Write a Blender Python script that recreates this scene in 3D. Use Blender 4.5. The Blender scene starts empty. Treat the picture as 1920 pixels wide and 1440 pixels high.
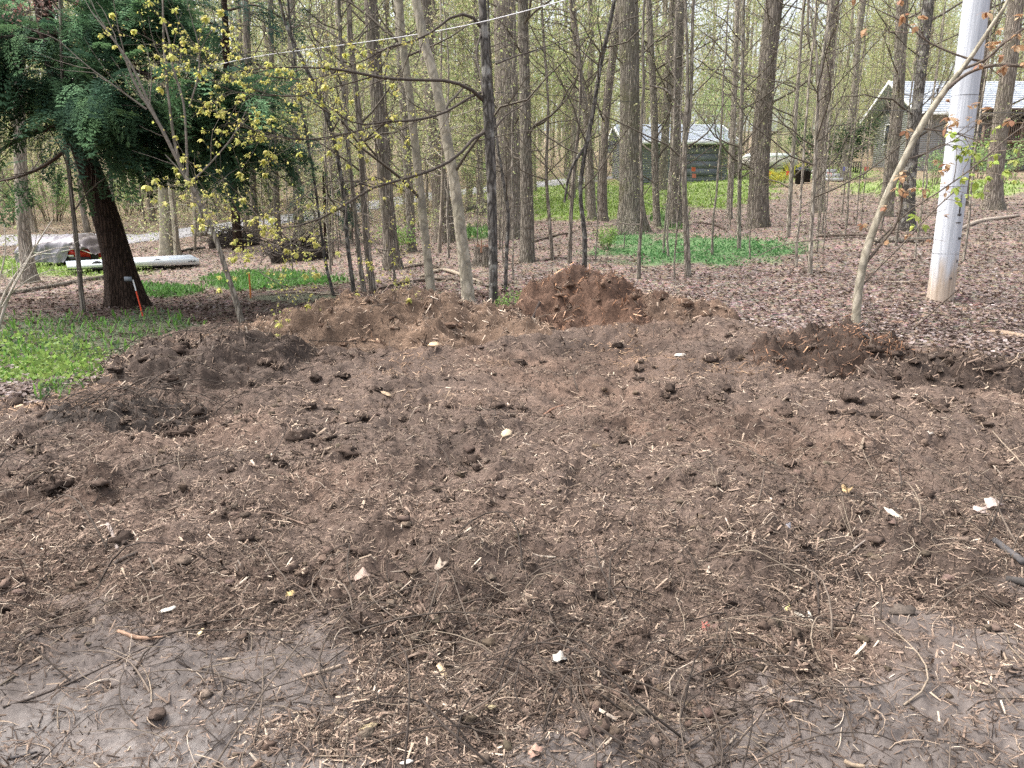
import bpy, math
import numpy as np
S = bpy.context.scene
COL = S.collection
PI = math.pi

# ------------------------------------------------------------------ camera, sky, sun, exposure
PITCH = math.radians(13.0)
F = 1442.0                       # focal length in pixels of the 1920 px wide photograph
CAMZ = 1.6
cam_data = bpy.data.cameras.new("camera")
cam_data.sensor_fit = 'HORIZONTAL'
cam_data.sensor_width = 36.0
cam_data.lens = 36.0 * F / 1920.0
cam_data.clip_start = 0.05
cam_data.clip_end = 2000.0
cam = bpy.data.objects.new("camera", cam_data)
COL.objects.link(cam)
cam.location = (0, 0, CAMZ)
cam.rotation_euler = (PI / 2 - PITCH, 0, 0)
S.camera = cam

SUN_EL, SUN_AZ = math.radians(60), math.radians(-78)      # azimuth from +y towards +x
world = bpy.data.worlds.new("World")
S.world = world
world.use_nodes = True
wn = world.node_tree
bg = wn.nodes["Background"]
sky = wn.nodes.new("ShaderNodeTexSky")
sky.sky_type = 'NISHITA'
sky.sun_disc = False
sky.sun_elevation = SUN_EL
sky.sun_rotation = SUN_AZ
sky.air_density = 1.0
sky.dust_density = 6.0
sky.ozone_density = 1.0
hs_ = wn.nodes.new("ShaderNodeHueSaturation")          # a thin bright overcast: paler than a clear sky
hs_.inputs["Saturation"].default_value = 0.4
wn.links.new(sky.outputs[0], hs_.inputs["Color"])
wn.links.new(hs_.outputs[0], bg.inputs[0])
bg.inputs[1].default_value = 0.15
sun_d = bpy.data.lights.new("sun", 'SUN')
sun_d.energy = 1.0
sun_d.angle = math.radians(32)
sun_d.color = (1.0, 0.95, 0.88)
sun = bpy.data.objects.new("sun", sun_d)
COL.objects.link(sun)
sun.rotation_euler = (PI / 2 - SUN_EL, 0, PI - SUN_AZ)
S.view_settings.view_transform = 'Standard'
S.view_settings.look = 'None'
S.view_settings.exposure = 1.6
S.view_settings.gamma = 1.0
S.view_settings.use_curve_mapping = False
S.render.engine = 'CYCLES'
S.cycles.max_bounces = 6
S.cycles.diffuse_bounces = 3
S.cycles.transmission_bounces = 3
S.cycles.transparent_max_bounces = 4
S.cycles.caustics_reflective = False
S.cycles.caustics_refractive = False
S.cycles.use_denoising = False

# ------------------------------------------------------------------ numeric helpers
def RNG(s):
    return np.random.default_rng(s)

def sstep(a, b, x):
    t = np.clip((x - a) / (b - a), 0, 1)
    return t * t * (3 - 2 * t)

def _h(ix, iy, seed):
    n = (ix.astype(np.int64) * 374761393 + iy.astype(np.int64) * 668265263 + seed * 974634541) & 0xffffffff
    n = ((n ^ (n >> 13)) * 1274126177) & 0xffffffff
    n = (n ^ (n >> 16)) & 0xffff
    return n.astype(np.float64) * (2 * PI / 65536.0)

def pn(x, y, seed=0):
    x = np.asarray(x, float); y = np.asarray(y, float)
    ix = np.floor(x); iy = np.floor(y)
    fx = x - ix; fy = y - iy
    u = fx * fx * fx * (fx * (fx * 6 - 15) + 10); v = fy * fy * fy * (fy * (fy * 6 - 15) + 10)
    def g(dx, dy):
        a = _h(ix + dx, iy + dy, seed)
        return np.cos(a) * (fx - dx) + np.sin(a) * (fy - dy)
    a = g(0, 0) * (1 - u) + g(1, 0) * u
    b = g(0, 1) * (1 - u) + g(1, 1) * u
    return (a * (1 - v) + b * v) * 1.5

def fbm(x, y, o=4, seed=0, gain=0.5):
    s = 0; a = 1; f = 1; n = 0
    for k in range(o):
        s = s + a * pn(x * f, y * f, seed + 17 * k); n += a
        a *= gain; f *= 2.03
    return s / n * 1.4

# ------------------------------------------------------------------ terrain (camera at the origin looking along +y)
AK = np.array([-.7, -.35, 0, .35, .7])
DK = np.array([0, 5, 8, 10, 13, 20, 26, 34, 42, 50, 60, 100, 160, 420], float)
TK = np.array([
    [0, 0, 0, -.02, -.05, -.2, -.4, 0, .6, 1.3, 2.4, 7.2, 13, 40],
    [0, 0, 0, 0, 0, -.05, .0, .5, 1.2, 2.1, 3.2, 7.6, 13, 40],
    [0, 0, .05, .12, .22, .5, .85, 1.35, 2.0, 2.7, 3.7, 7.8, 13, 40],
    [0, .03, .15, .25, .45, .9, 1.35, 2.1, 2.9, 3.5, 4.4, 8, 13.5, 40],
    [0, .03, .2, .38, .58, 1.1, 1.6, 2.4, 3.1, 3.7, 4.6, 8.2, 13.5, 40]])
_dd = np.arange(0, 420.01, .25)
_tab = np.array([np.interp(_dd, DK, r) for r in TK])
_k = np.exp(-.5 * (np.arange(-8, 9) / 3.5) ** 2); _k /= _k.sum()
_tab = np.array([np.convolve(np.pad(r, 8, mode='edge'), _k, 'valid') for r in _tab])
_aa = np.linspace(-.7, .7, 57)
_t2 = np.array([np.interp(_aa, AK, _tab[:, j]) for j in range(_tab.shape[1])]).T
_t2 = np.array([np.convolve(np.pad(c, 5, mode='edge'), np.ones(11) / 11, 'valid') for c in _t2.T]).T

def H0(x, y):
    x = np.asarray(x, float); y = np.asarray(y, float)
    yy = np.clip(y, 0, 419.7)
    a = np.clip(x / np.maximum(yy, 4.0), -.7, .7)
    i = (a + .7) / 1.4 * 56; j = yy / .25
    i0 = np.clip(np.floor(i).astype(int), 0, 55); j0 = np.clip(np.floor(j).astype(int), 0, _t2.shape[1] - 2)
    fi = i - i0; fj = j - j0
    return (_t2[i0, j0] * (1 - fi) * (1 - fj) + _t2[i0 + 1, j0] * fi * (1 - fj)
            + _t2[i0, j0 + 1] * (1 - fi) * fj + _t2[i0 + 1, j0 + 1] * fi * fj)

CP, SP = math.cos(PITCH), math.sin(PITCH)
def ray(px, py):
    u = (np.asarray(px, float) - 960) / F; v = (720 - np.asarray(py, float)) / F
    return np.stack([u, CP + v * SP, -SP + v * CP], -1)

def pix3(px, py, d):
    r = ray(px, py)
    return np.array([0, 0, CAMZ]) + r * (np.asarray(d, float) / r[..., 1])[..., None]

def pxsize(y, z):
    return (y * CP - (z - CAMZ) * SP) / F

def proj(x, y, z):
    zc = np.maximum(y * CP - (z - CAMZ) * SP, .05)
    vc = y * SP + (z - CAMZ) * CP
    return 960 + F * x / zc, 720 - F * vc / zc

_ts = np.geomspace(.6, 380, 170)
def _cast(r):
    P = r[:, None, :] * _ts[:, None]
    g = P[..., 2] + CAMZ - H0(P[..., 0], P[..., 1])
    hit = g < 0
    i = np.maximum(np.where(hit.any(-1), hit.argmax(-1), len(_ts) - 1), 1)
    k = np.arange(len(r))
    t0, t1, g0, g1 = _ts[i - 1], _ts[i], g[k, i - 1], g[k, i]
    for _ in range(4):
        f = np.clip(g0 / np.where(np.abs(g0 - g1) < 1e-9, 1e-9, g0 - g1), .02, .98)
        t = t0 + (t1 - t0) * f
        gm = t * r[:, 2] + CAMZ - H0(t * r[:, 0], t * r[:, 1])
        lo = gm > 0
        t0 = np.where(lo, t, t0); g0 = np.where(lo, gm, g0); t1 = np.where(lo, t1, t); g1 = np.where(lo, g1, gm)
    return np.array([0, 0, CAMZ]) + r * t[:, None]
def cast(px, py):
    """the ground point seen at a pixel of the photograph"""
    r = ray(px, py); r = r / np.linalg.norm(r, axis=-1, keepdims=True)
    f = r.reshape(-1, 3)
    return np.concatenate([_cast(f[i:i + 12000]) for i in range(0, len(f), 12000)]).reshape(r.shape)

# clearing edge and mud edge
_cb = np.array([(-260, 770), (-60, 765), (60, 752), (180, 715), (240, 655), (330, 625), (520, 600), (700, 590), (960, 612), (1000, 585), (1300, 592),
                (1450, 632), (1640, 640), (1780, 665), (1920, 690), (2200, 760)], float)
_cw = cast(_cb[:, 0], _cb[:, 1])
_mb = np.array([(-300, 1190), (0, 1195), (250, 1205), (480, 1235), (640, 1290), (860, 1390), (1020, 1400), (1180, 1370), (1400, 1310), (1560, 1245), (1760, 1190), (2300, 1150)], float)
_mw = cast(_mb[:, 0], _mb[:, 1])
def clear_mask(x, y):
    a = x / np.maximum(y, .5)
    yb = np.interp(a, _cw[:, 0] / _cw[:, 1], _cw[:, 1])
    n = fbm(x * 1.3, y * 1.3, 3, 5) * .55
    return sstep(.35, -.35, y + n - yb)
def mud_mask(x, y):
    a = x / np.maximum(y, .5)
    yb = np.interp(a, _mw[:, 0] / _mw[:, 1], _mw[:, 1])
    n = fbm(x * 2.2, y * 2.2, 4, 9) * .6
    return sstep(.42, -.3, y + n - yb)

def H1(x, y):
    """terrain with its medium and fine relief"""
    x = np.asarray(x, float); y = np.asarray(y, float)
    c = clear_mask(x, y); m = mud_mask(x, y) * c
    near = sstep(60, 12, y)
    z = H0(x, y)
    z = z + (1 - c) * (fbm(x * .45, y * .45, 3, 21) * .07 + fbm(x * 5, y * 5, 2, 22) * .018 * near) * sstep(2, 9, np.hypot(x, y))
    mul = c * (1 - m)
    patch = sstep(-.35, .55, fbm(x * .9, y * .9, 3, 33))
    z = z + mul * (fbm(x * 1.5, y * 1.5, 3, 31) * .085 + fbm(x * 4.2, y * 4.2, 3, 32) * (.022 + .040 * patch) + fbm(x * 15, y * 15, 3, 34) * .012)
    b = fbm(x * 5.5 + 3, y * 5.5, 3, 36)
    z = z + mul * np.clip(b - .16, 0, 1) * .11 * (.35 + .65 * patch)
    z = z - mul * np.clip(-fbm(x * 4.1, y * 4.1, 3, 37) - .24, 0, 1) * .10
    z = z + c * .14 * sstep(6.6, 8.8, y) * sstep(-4.2, -2.6, x) * sstep(4.6, 2.6, x)          # the bed rises towards its back edge
    rot = x * .82 + y * .57; rot2 = -x * .57 + y * .82
    z = z + m * (fbm(x * 2.6, y * 2.6, 3, 41) * .030 + fbm(x * 8, y * 8, 3, 46) * .010 + fbm(rot * 3.2, rot2 * 17, 3, 42) * .014 * sstep(-.2, .4, fbm(x * 1.1, y * 1.1, 2, 44)) + fbm(x * 22, y * 22, 3, 43) * .006)
    return z

# heaps: name, centre pixel, rx, ry, rotation, height
HEAPS = [
    ("root_heap", (400, 700), 1.15, .75, .15, .33, 1, (.060, .043, .034)),
    ("mulch_heap", (735, 640), 2.05, 1.0, -.03, .42, 2, (.135, .090, .062)),
    ("mulch_heap", (1088, 612), 1.18, .85, .0, .56, 3, (.095, .056, .038)),
    ("mulch_heap", (1262, 612), .95, .6, .0, .20, 4, (.115, .075, .052)),
    ("mulch_heap", (1572, 675), .90, .62, -.15, .33, 5, (.045, .029, .021)),
    ("mulch_heap", (1800, 705), 1.05, .55, -.1, .20, 6, (.045, .031, .024)),
    ("brush_heap", (235, 785), .75, .42, .1, .15, 7, (.045, .035, .029)),
]
HC = [cast(*h[1]) for h in HEAPS]
def heap_h(i, x, y):
    _, _, rx, ry, rot, hh, sd, _c = HEAPS[i]
    dx = x - HC[i][0]; dy = y - HC[i][1]
    u = (dx * math.cos(rot) + dy * math.sin(rot)) / rx; v = (-dx * math.sin(rot) + dy * math.cos(rot)) / ry
    rho = np.sqrt(u * u + v * v) + fbm(x * 1.7, y * 1.7, 3, 50 + sd) * .26
    f = np.clip(1 - rho * rho, -.3, 1)
    f = np.where(f > 0, np.maximum(f, 1e-6) ** 1.3, f)
    env = np.clip(f * 3, 0, 1)
    zz = hh * f
    p, q = x + .6 * zz, y + 1.9 * zz                    # lumps follow the slope instead of standing as columns
    n = fbm(p * 2.6, q * 2.6, 3, 60 + sd) * .10 + fbm(p * 7.5, q * 7.5, 4, 70 + sd, .6) * .062 + np.clip(fbm(p * 5, q * 5, 2, 75 + sd) - .12, 0, 1) * .10 - np.clip(fbm(p * 4, q * 6, 2, 79 + sd) - .25, 0, 1) * .16
    return zz + n * env * (.35 + hh * .9) - .02
def HA(x, y):
    """everything: terrain plus heaps; returns z and the heap index (-1 = none)"""
    z = H1(x, y); best = np.zeros_like(z); idx = np.full(z.shape, -1)
    for i in range(len(HEAPS)):
        near = (np.abs(x - HC[i][0]) < 2.8) & (np.abs(y - HC[i][1]) < 1.8)
        if near.any():
            h = np.zeros_like(z); h[near] = heap_h(i, x[near], y[near])
            k = h > best
            best = np.where(k, h, best); idx = np.where(k, i, idx)
    return z + best, idx

# green patches of the ground, (pixel ellipse, kind)
PATCH = [("lime", 55, 690, 165, 48), ("mint", 120, 640, 260, 46), ("mint", 120, 735, 70, 26), ("grass", 500, 527, 135, 20), ("grass", 300, 545, 90, 12),
         ("vinca", 1320, 470, 195, 28), ("vinca", 1180, 452, 60, 14), ("lawn", 1080, 376, 200, 38), ("lawn", 1310, 352, 150, 40), ("grass", 893, 437, 45, 14), ("grass", 1255, 412, 40, 20),
         ("lawn", 110, 500, 190, 22), ("lawn", 1760, 352, 190, 18), ("lawn", 1420, 330, 90, 16), ("lawn", 1560, 325, 90, 14),
         ("mint", 280, 610, 120, 22), ("mint", 560, 560, 100, 10)]
def patch_mask(kinds, px, py, x, y):
    m = np.zeros_like(px)
    n = fbm(x * .8, y * .8, 3, 91) * .35
    for k, cx, cy, rx, ry in PATCH:
        if k in kinds:
            q = np.sqrt(((px - cx) / rx) ** 2 + ((py - cy) / ry) ** 2) + n
            m = np.maximum(m, sstep(1.1, .7, q))
    return m

# ------------------------------------------------------------------ mesh helpers
def mk_mesh(name, V, quads=None, tris=None, mat=None, col=None, smooth=False, fl=None):
    V = np.asarray(V, np.float32).reshape(-1, 3)
    me = bpy.data.meshes.new(name)
    me.vertices.add(len(V)); me.vertices.foreach_set("co", V.ravel())
    ls = []; st = []; o = 0
    if quads is not None and len(quads):
        q = np.asarray(quads, np.int32).reshape(-1, 4); ls.append(q.ravel()); st.append(np.arange(len(q)) * 4); o = q.size
    if tris is not None and len(tris):
        t = np.asarray(tris, np.int32).reshape(-1, 3); ls.append(t.ravel()); st.append(o + np.arange(len(t)) * 3)
    ls = np.concatenate(ls); st = np.concatenate(st).astype(np.int32)
    me.loops.add(len(ls)); me.loops.foreach_set("vertex_index", ls)
    me.polygons.add(len(st)); me.polygons.foreach_set("loop_start", st)
    if smooth:
        me.polygons.foreach_set("use_smooth", np.ones(len(st), bool))
    me.update(calc_edges=True)
    if col is not None:
        c = np.ones((len(V), 4), np.float32); c[:, :3] = col
        a = me.attributes.new("Col", 'FLOAT_COLOR', 'POINT'); a.data.foreach_set("color", c.ravel())
    if fl is not None:
        for k, v in fl.items():
            a = me.attributes.new(k, 'FLOAT', 'POINT'); a.data.foreach_set("value", np.asarray(v, np.float32))
    if mat is not None:
        me.materials.append(mat)
    return me

def link(name, me, parent=None, loc=None):
    o = bpy.data.objects.new(name, me)
    COL.objects.link(o)
    if parent is not None: o.parent = parent
    if loc is not None: o.location = loc
    return o

def tag(o, label=None, cat=None, group=None, kind=None):
    if label: o["label"] = label
    if cat: o["category"] = cat
    if group: o["group"] = group
    if kind: o["kind"] = kind
    return o

def empty(name, loc, label, cat, group=None, rz=0.0):
    o = bpy.data.objects.new(name, None)
    COL.objects.link(o); o.location = loc; o.rotation_euler = (0, 0, rz); o.empty_display_size = .2
    return tag(o, label, cat, group)

def nrm(v):
    return v / np.maximum(np.linalg.norm(v, axis=-1, keepdims=True), 1e-9)

class Geo:
    """collects vertices, quads and colours; builds one mesh"""
    def __init__(s): s.v = []; s.q = []; s.t = []; s.c = []; s.n = 0
    def add(s, V, quads=None, tris=None, col=None):
        V = np.asarray(V, float).reshape(-1, 3)
        if quads is not None: s.q.append(np.asarray(quads).reshape(-1, 4) + s.n)
        if tris is not None: s.t.append(np.asarray(tris).reshape(-1, 3) + s.n)
        c = np.ones((len(V), 3)) * .5 if col is None else np.broadcast_to(np.asarray(col, float), (len(V), 3))
        s.c.append(c); s.v.append(V); s.n += len(V)
        return s
    def mesh(s, name, mat, smooth=False):
        return mk_mesh(name, np.concatenate(s.v), np.concatenate(s.q) if s.q else None, np.concatenate(s.t) if s.t else None, mat, np.concatenate(s.c), smooth)
    def obj(s, name, mat, parent=None, smooth=False, loc=None):
        return link(name, s.mesh(name, mat, smooth), parent, loc)

def tubes(P, R, sides=5, wob=0.0, rng=None, capend=True):
    """P (M,K,3) centre lines, R (M,K) radii -> V, quads"""
    P = np.asarray(P, float); R = np.asarray(R, float)
    if P.ndim == 2: P = P[None]; R = R[None]
    M, K = P.shape[:2]
    T = nrm(np.gradient(P, axis=1))
    A = nrm(P[:, -1] - P[:, 0])
    ref = np.where(np.abs(A[:, 2:3]) > .8, np.array([[1., 0, 0]]), np.array([[0, 0, 1.]]))
    N = nrm(np.cross(T, ref[:, None, :])); B = np.cross(N, T)
    th = np.arange(sides) * 2 * PI / sides
    rad = R[:, :, None] * np.ones(sides)
    if wob: rad = rad * (1 + wob * rng.normal(size=rad.shape))
    V = P[:, :, None, :] + rad[..., None] * (np.cos(th)[None, None, :, None] * N[:, :, None, :] + np.sin(th)[None, None, :, None] * B[:, :, None, :])
    m = np.arange(M)[:, None, None] * K * sides; k = np.arange(K - 1)[None, :, None] * sides; s = np.arange(sides)[None, None, :]; s1 = (s + 1) % sides
    q = np.stack([m + k + s, m + k + s1, m + k + sides + s1, m + k + sides + s], -1)
    return V.reshape(-1, 3), q.reshape(-1, 4)

def resample(pts, K):
    """Catmull-Rom through pts (n,c) -> K points"""
    pts = np.asarray(pts, float)
    if len(pts) == 2: return pts[0] + (pts[1] - pts[0]) * np.linspace(0, 1, K)[:, None]
    ext = np.vstack([2 * pts[0] - pts[1], pts, 2 * pts[-1] - pts[-2]])
    seg = np.linalg.norm(np.diff(pts[:, :3], axis=0), axis=1); cum = np.r_[0, np.cumsum(seg)]
    s = np.linspace(0, cum[-1], K)
    i = np.clip(np.searchsorted(cum, s, 'right') - 1, 0, len(pts) - 2)
    t = ((s - cum[i]) / np.maximum(seg[i], 1e-9))[:, None]
    p0, p1, p2, p3 = ext[i], ext[i + 1], ext[i + 2], ext[i + 3]
    return .5 * (2 * p1 + (p2 - p0) * t + (2 * p0 - 5 * p1 + 4 * p2 - p3) * t ** 2 + (3 * p1 - p0 - 3 * p2 + p3) * t ** 3)

def sprout(rng, P, R, m, t0, t1, L, ang, K=6, up=.05, wob=.14, rf=.55, rl=.012, flat=0.0):
    M, Kp = P.shape[:2]
    t = np.sort(rng.uniform(t0, t1, (M, m)), 1); ix = t * (Kp - 1); i0 = np.clip(ix.astype(int), 0, Kp - 2); f = (ix - i0)[..., None]
    mm = np.arange(M)[:, None]
    pos = P[mm, i0] * (1 - f) + P[mm, i0 + 1] * f
    tan = nrm(P[mm, i0 + 1] - P[mm, i0])
    rad = R[mm, i0] * (1 - f[..., 0]) + R[mm, i0 + 1] * f[..., 0]
    pos = pos.reshape(-1, 3); tan = tan.reshape(-1, 3); rad = rad.ravel()
    rv = rng.normal(size=pos.shape); rv[:, 2] *= (1 - flat)
    perp = nrm(rv - (rv * tan).sum(1, keepdims=True) * tan)
    a = rng.uniform(ang[0], ang[1], len(pos))[:, None]
    d = np.cos(a) * tan + np.sin(a) * perp
    ln = rng.uniform(L[0], L[1], len(pos))
    r0 = np.minimum(rad * rf, rl * ln + .002)
    out = [pos]
    for k in range(K - 1):
        out.append(out[-1] + d * (ln / (K - 1))[:, None])
        d = nrm(d + rng.normal(size=d.shape) * wob + np.array([0, 0, up]))
    P2 = np.stack(out, 1)
    R2 = r0[:, None] * np.linspace(1, .25, K)[None, :]
    return P2, R2

def leaf_quads(rng, pos, size, col, cvar=.25, droop=.0, aspect=.6):
    """one bent leaf (two quads) per position"""
    n = len(pos); size = np.broadcast_to(size, (n,)) * rng.uniform(.6, 1.35, n)
    d = rng.normal(size=(n, 3)); d[:, 2] -= droop; d = nrm(d)
    s = nrm(np.cross(d, rng.normal(size=(n, 3)))); nn = np.cross(d, s)
    L = size[:, None]; W = L * aspect * .5
    fold = rng.uniform(.05, .5, n)[:, None] * W
    a = pos; b = pos + d * L; c0 = pos + d * L * .5
    V = np.stack([a, c0 + s * W + nn * fold, b, c0 - s * W + nn * fold], 1)
    q = np.arange(n)[:, None] * 4
    tr = np.concatenate([q + np.array([[0, 1, 2]]), q + np.array([[0, 2, 3]])], 0)
    c = np.asarray(col, float)
    if c.ndim == 1: c = np.broadcast_to(c, (n, 3))
    c = c * rng.uniform(1 - cvar, 1 + cvar, (n, 1)) * rng.uniform(.92, 1.08, (n, 3))
    return V.reshape(-1, 3), tr, np.repeat(c, 4, 0)

BOXQ = np.array([[0, 3, 2, 1], [4, 5, 6, 7], [0, 1, 5, 4], [1, 2, 6, 5], [2, 3, 7, 6], [3, 0, 4, 7]])
def box(g, x0, x1, y0, y1, z0, z1, col=None):
    g.add([[x0, y0, z0], [x1, y0, z0], [x1, y1, z0], [x0, y1, z0], [x0, y0, z1], [x1, y0, z1], [x1, y1, z1], [x0, y1, z1]], BOXQ, col=col)
def hexa(g, pts, col=None):
    g.add(pts, BOXQ, col=col)

# ------------------------------------------------------------------ materials
def nt_mat(name):
    m = bpy.data.materials.new(name); m.use_nodes = True
    t = m.node_tree; b = t.nodes["Principled BSDF"]
    b.inputs["Specular IOR Level"].default_value = .3
    return m, t, b
def N(t, typ, **kw):
    n = t.nodes.new(typ)
    for k, v in kw.items():
        if k in n.inputs.keys(): n.inputs[k].default_value = v
        else: setattr(n, k, v)
    return n
def mixc(t, fac, a, b, mode='MIX'):
    n = t.nodes.new("ShaderNodeMix"); n.data_type = 'RGBA'; n.blend_type = mode
    for s, v in ((0, fac), (6, a), (7, b)):
        if hasattr(v, "is_linked") or hasattr(v, "links"): t.links.new(v, n.inputs[s])
        else: n.inputs[s].default_value = v if s == 0 else (*v, 1)
    return n.outputs[2]
def ramp(t, fac, lo, hi):
    n = t.nodes.new("ShaderNodeMapRange"); n.inputs[1].default_value = lo; n.inputs[2].default_value = hi
    t.links.new(fac, n.inputs[0]); return n.outputs[0]

def mat_attr(name, rough=.85, nscale=60, namp=.35, bump=.0, bscale=120, spec=.25):
    """colour from the per-piece attribute, broken up by noise"""
    m, t, b = nt_mat(name)
    a = N(t, "ShaderNodeAttribute", attribute_name="Col")
    tc = N(t, "ShaderNodeTexCoord")
    no = N(t, "ShaderNodeTexNoise", Scale=nscale, Detail=3.0); t.links.new(tc.outputs["Object"], no.inputs["Vector"])
    f = ramp(t, no.outputs[0], .3, .7)
    lo = mixc(t, 1.0, a.outputs[0], (1 - namp,) * 3, 'MULTIPLY'); hi = mixc(t, 1.0, a.outputs[0], (1 + namp,) * 3, 'MULTIPLY')
    t.links.new(mixc(t, f, lo, hi), b.inputs["Base Color"])
    b.inputs["Roughness"].default_value = rough; b.inputs["Specular IOR Level"].default_value = spec
    if bump:
        n2 = N(t, "ShaderNodeTexNoise", Scale=bscale, Detail=4.0); t.links.new(tc.outputs["Object"], n2.inputs["Vector"])
        bp = N(t, "ShaderNodeBump", Strength=bump, Distance=.01); t.links.new(n2.outputs[0], bp.inputs["Height"]); t.links.new(bp.outputs[0], b.inputs["Normal"])
    return m

def mat_leaf(name, trans=.45, rough=.6, spec=.2):
    m, t, b = nt_mat(name)
    a = N(t, "ShaderNodeAttribute", attribute_name="Col"); b.inputs["Specular IOR Level"].default_value = spec
    t.links.new(a.outputs[0], b.inputs["Base Color"]); b.inputs["Roughness"].default_value = rough
    tr = N(t, "ShaderNodeBsdfTranslucent"); t.links.new(a.outputs[0], tr.inputs[0])
    mx = N(t, "ShaderNodeMixShader", Fac=trans); t.links.new(b.outputs[0], mx.inputs[1]); t.links.new(tr.outputs[0], mx.inputs[2])
    t.links.new(mx.outputs[0], t.nodes["Material Output"].inputs[0])
    return m

def mat_bark(name, c1, c2, moss=None, mossamt=.35, vs=(22, 22, 3.0), bump=.7, blotch=None, rough=.9, fdark=.6):
    m, t, b = nt_mat(name)
    tc = N(t, "ShaderNodeTexCoord"); oi = N(t, "ShaderNodeObjectInfo")
    mp = N(t, "ShaderNodeMapping"); mp.inputs["Scale"].default_value = vs
    t.links.new(tc.outputs["Object"], mp.inputs[0])
    n1 = N(t, "ShaderNodeTexNoise", Scale=1.0, Detail=5.0, Roughness=.65, Distortion=.6); t.links.new(mp.outputs[0], n1.inputs["Vector"])
    v = N(t, "ShaderNodeTexVoronoi", feature='DISTANCE_TO_EDGE', Scale=.8); t.links.new(mp.outputs[0], v.inputs["Vector"])
    n2 = N(t, "ShaderNodeTexNoise", Scale=1.6, Detail=3.0); t.links.new(tc.outputs["Object"], n2.inputs["Vector"])
    col = mixc(t, ramp(t, n1.outputs[0], .34, .66), c1, c2)
    fur = ramp(t, v.outputs[0], .0, .22)
    col = mixc(t, fur, tuple(fdark * q for q in c1), col)
    if moss: 
        f = N(t, "ShaderNodeMath", operation='MULTIPLY'); t.links.new(ramp(t, n2.outputs[0], .5, .72), f.inputs[0]); f.inputs[1].default_value = mossamt
        col = mixc(t, f.outputs[0], col, moss)
    if blotch:
        n3 = N(t, "ShaderNodeTexNoise", Scale=5.0, Detail=4.0); t.links.new(tc.outputs["Object"], n3.inputs["Vector"])
        col = mixc(t, ramp(t, n3.outputs[0], .55, .63), col, blotch)
    rv = N(t, "ShaderNodeMapRange"); rv.inputs[3].default_value = .75; rv.inputs[4].default_value = 1.25; t.links.new(oi.outputs["Random"], rv.inputs[0])
    hs = N(t, "ShaderNodeHueSaturation"); t.links.new(rv.outputs[0], hs.inputs["Value"]); t.links.new(col, hs.inputs["Color"])
    t.links.new(hs.outputs[0], b.inputs["Base Color"]); b.inputs["Roughness"].default_value = rough; b.inputs["Specular IOR Level"].default_value = .15
    hgt = N(t, "ShaderNodeMath", operation='MULTIPLY_ADD'); t.links.new(fur, hgt.inputs[0]); hgt.inputs[1].default_value = .7; t.links.new(n1.outputs[0], hgt.inputs[2])
    bp = N(t, "ShaderNodeBump", Strength=bump, Distance=.03); t.links.new(hgt.outputs[0], bp.inputs["Height"]); t.links.new(bp.outputs[0], b.inputs["Normal"])
    return m

def mat_plain(name, c, rough=.6, var=.15, scale=8, metal=0, bump=0, stretch=(1, 1, 1)):
    m, t, b = nt_mat(name)
    tc = N(t, "ShaderNodeTexCoord"); mp = N(t, "ShaderNodeMapping"); mp.inputs["Scale"].default_value = stretch
    t.links.new(tc.outputs["Object"], mp.inputs[0])
    no = N(t, "ShaderNodeTexNoise", Scale=scale, Detail=5.0, Roughness=.6); t.links.new(mp.outputs[0], no.inputs["Vector"])
    t.links.new(mixc(t, ramp(t, no.outputs[0], .3, .7), tuple(q * (1 - var) for q in c), tuple(min(1, q * (1 + var)) for q in c)), b.inputs["Base Color"])
    b.inputs["Roughness"].default_value = rough; b.inputs["Metallic"].default_value = metal
    if bump:
        bp = N(t, "ShaderNodeBump", Strength=bump, Distance=.02); t.links.new(no.outputs[0], bp.inputs["Height"]); t.links.new(bp.outputs[0], b.inputs["Normal"])
    return m

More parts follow.
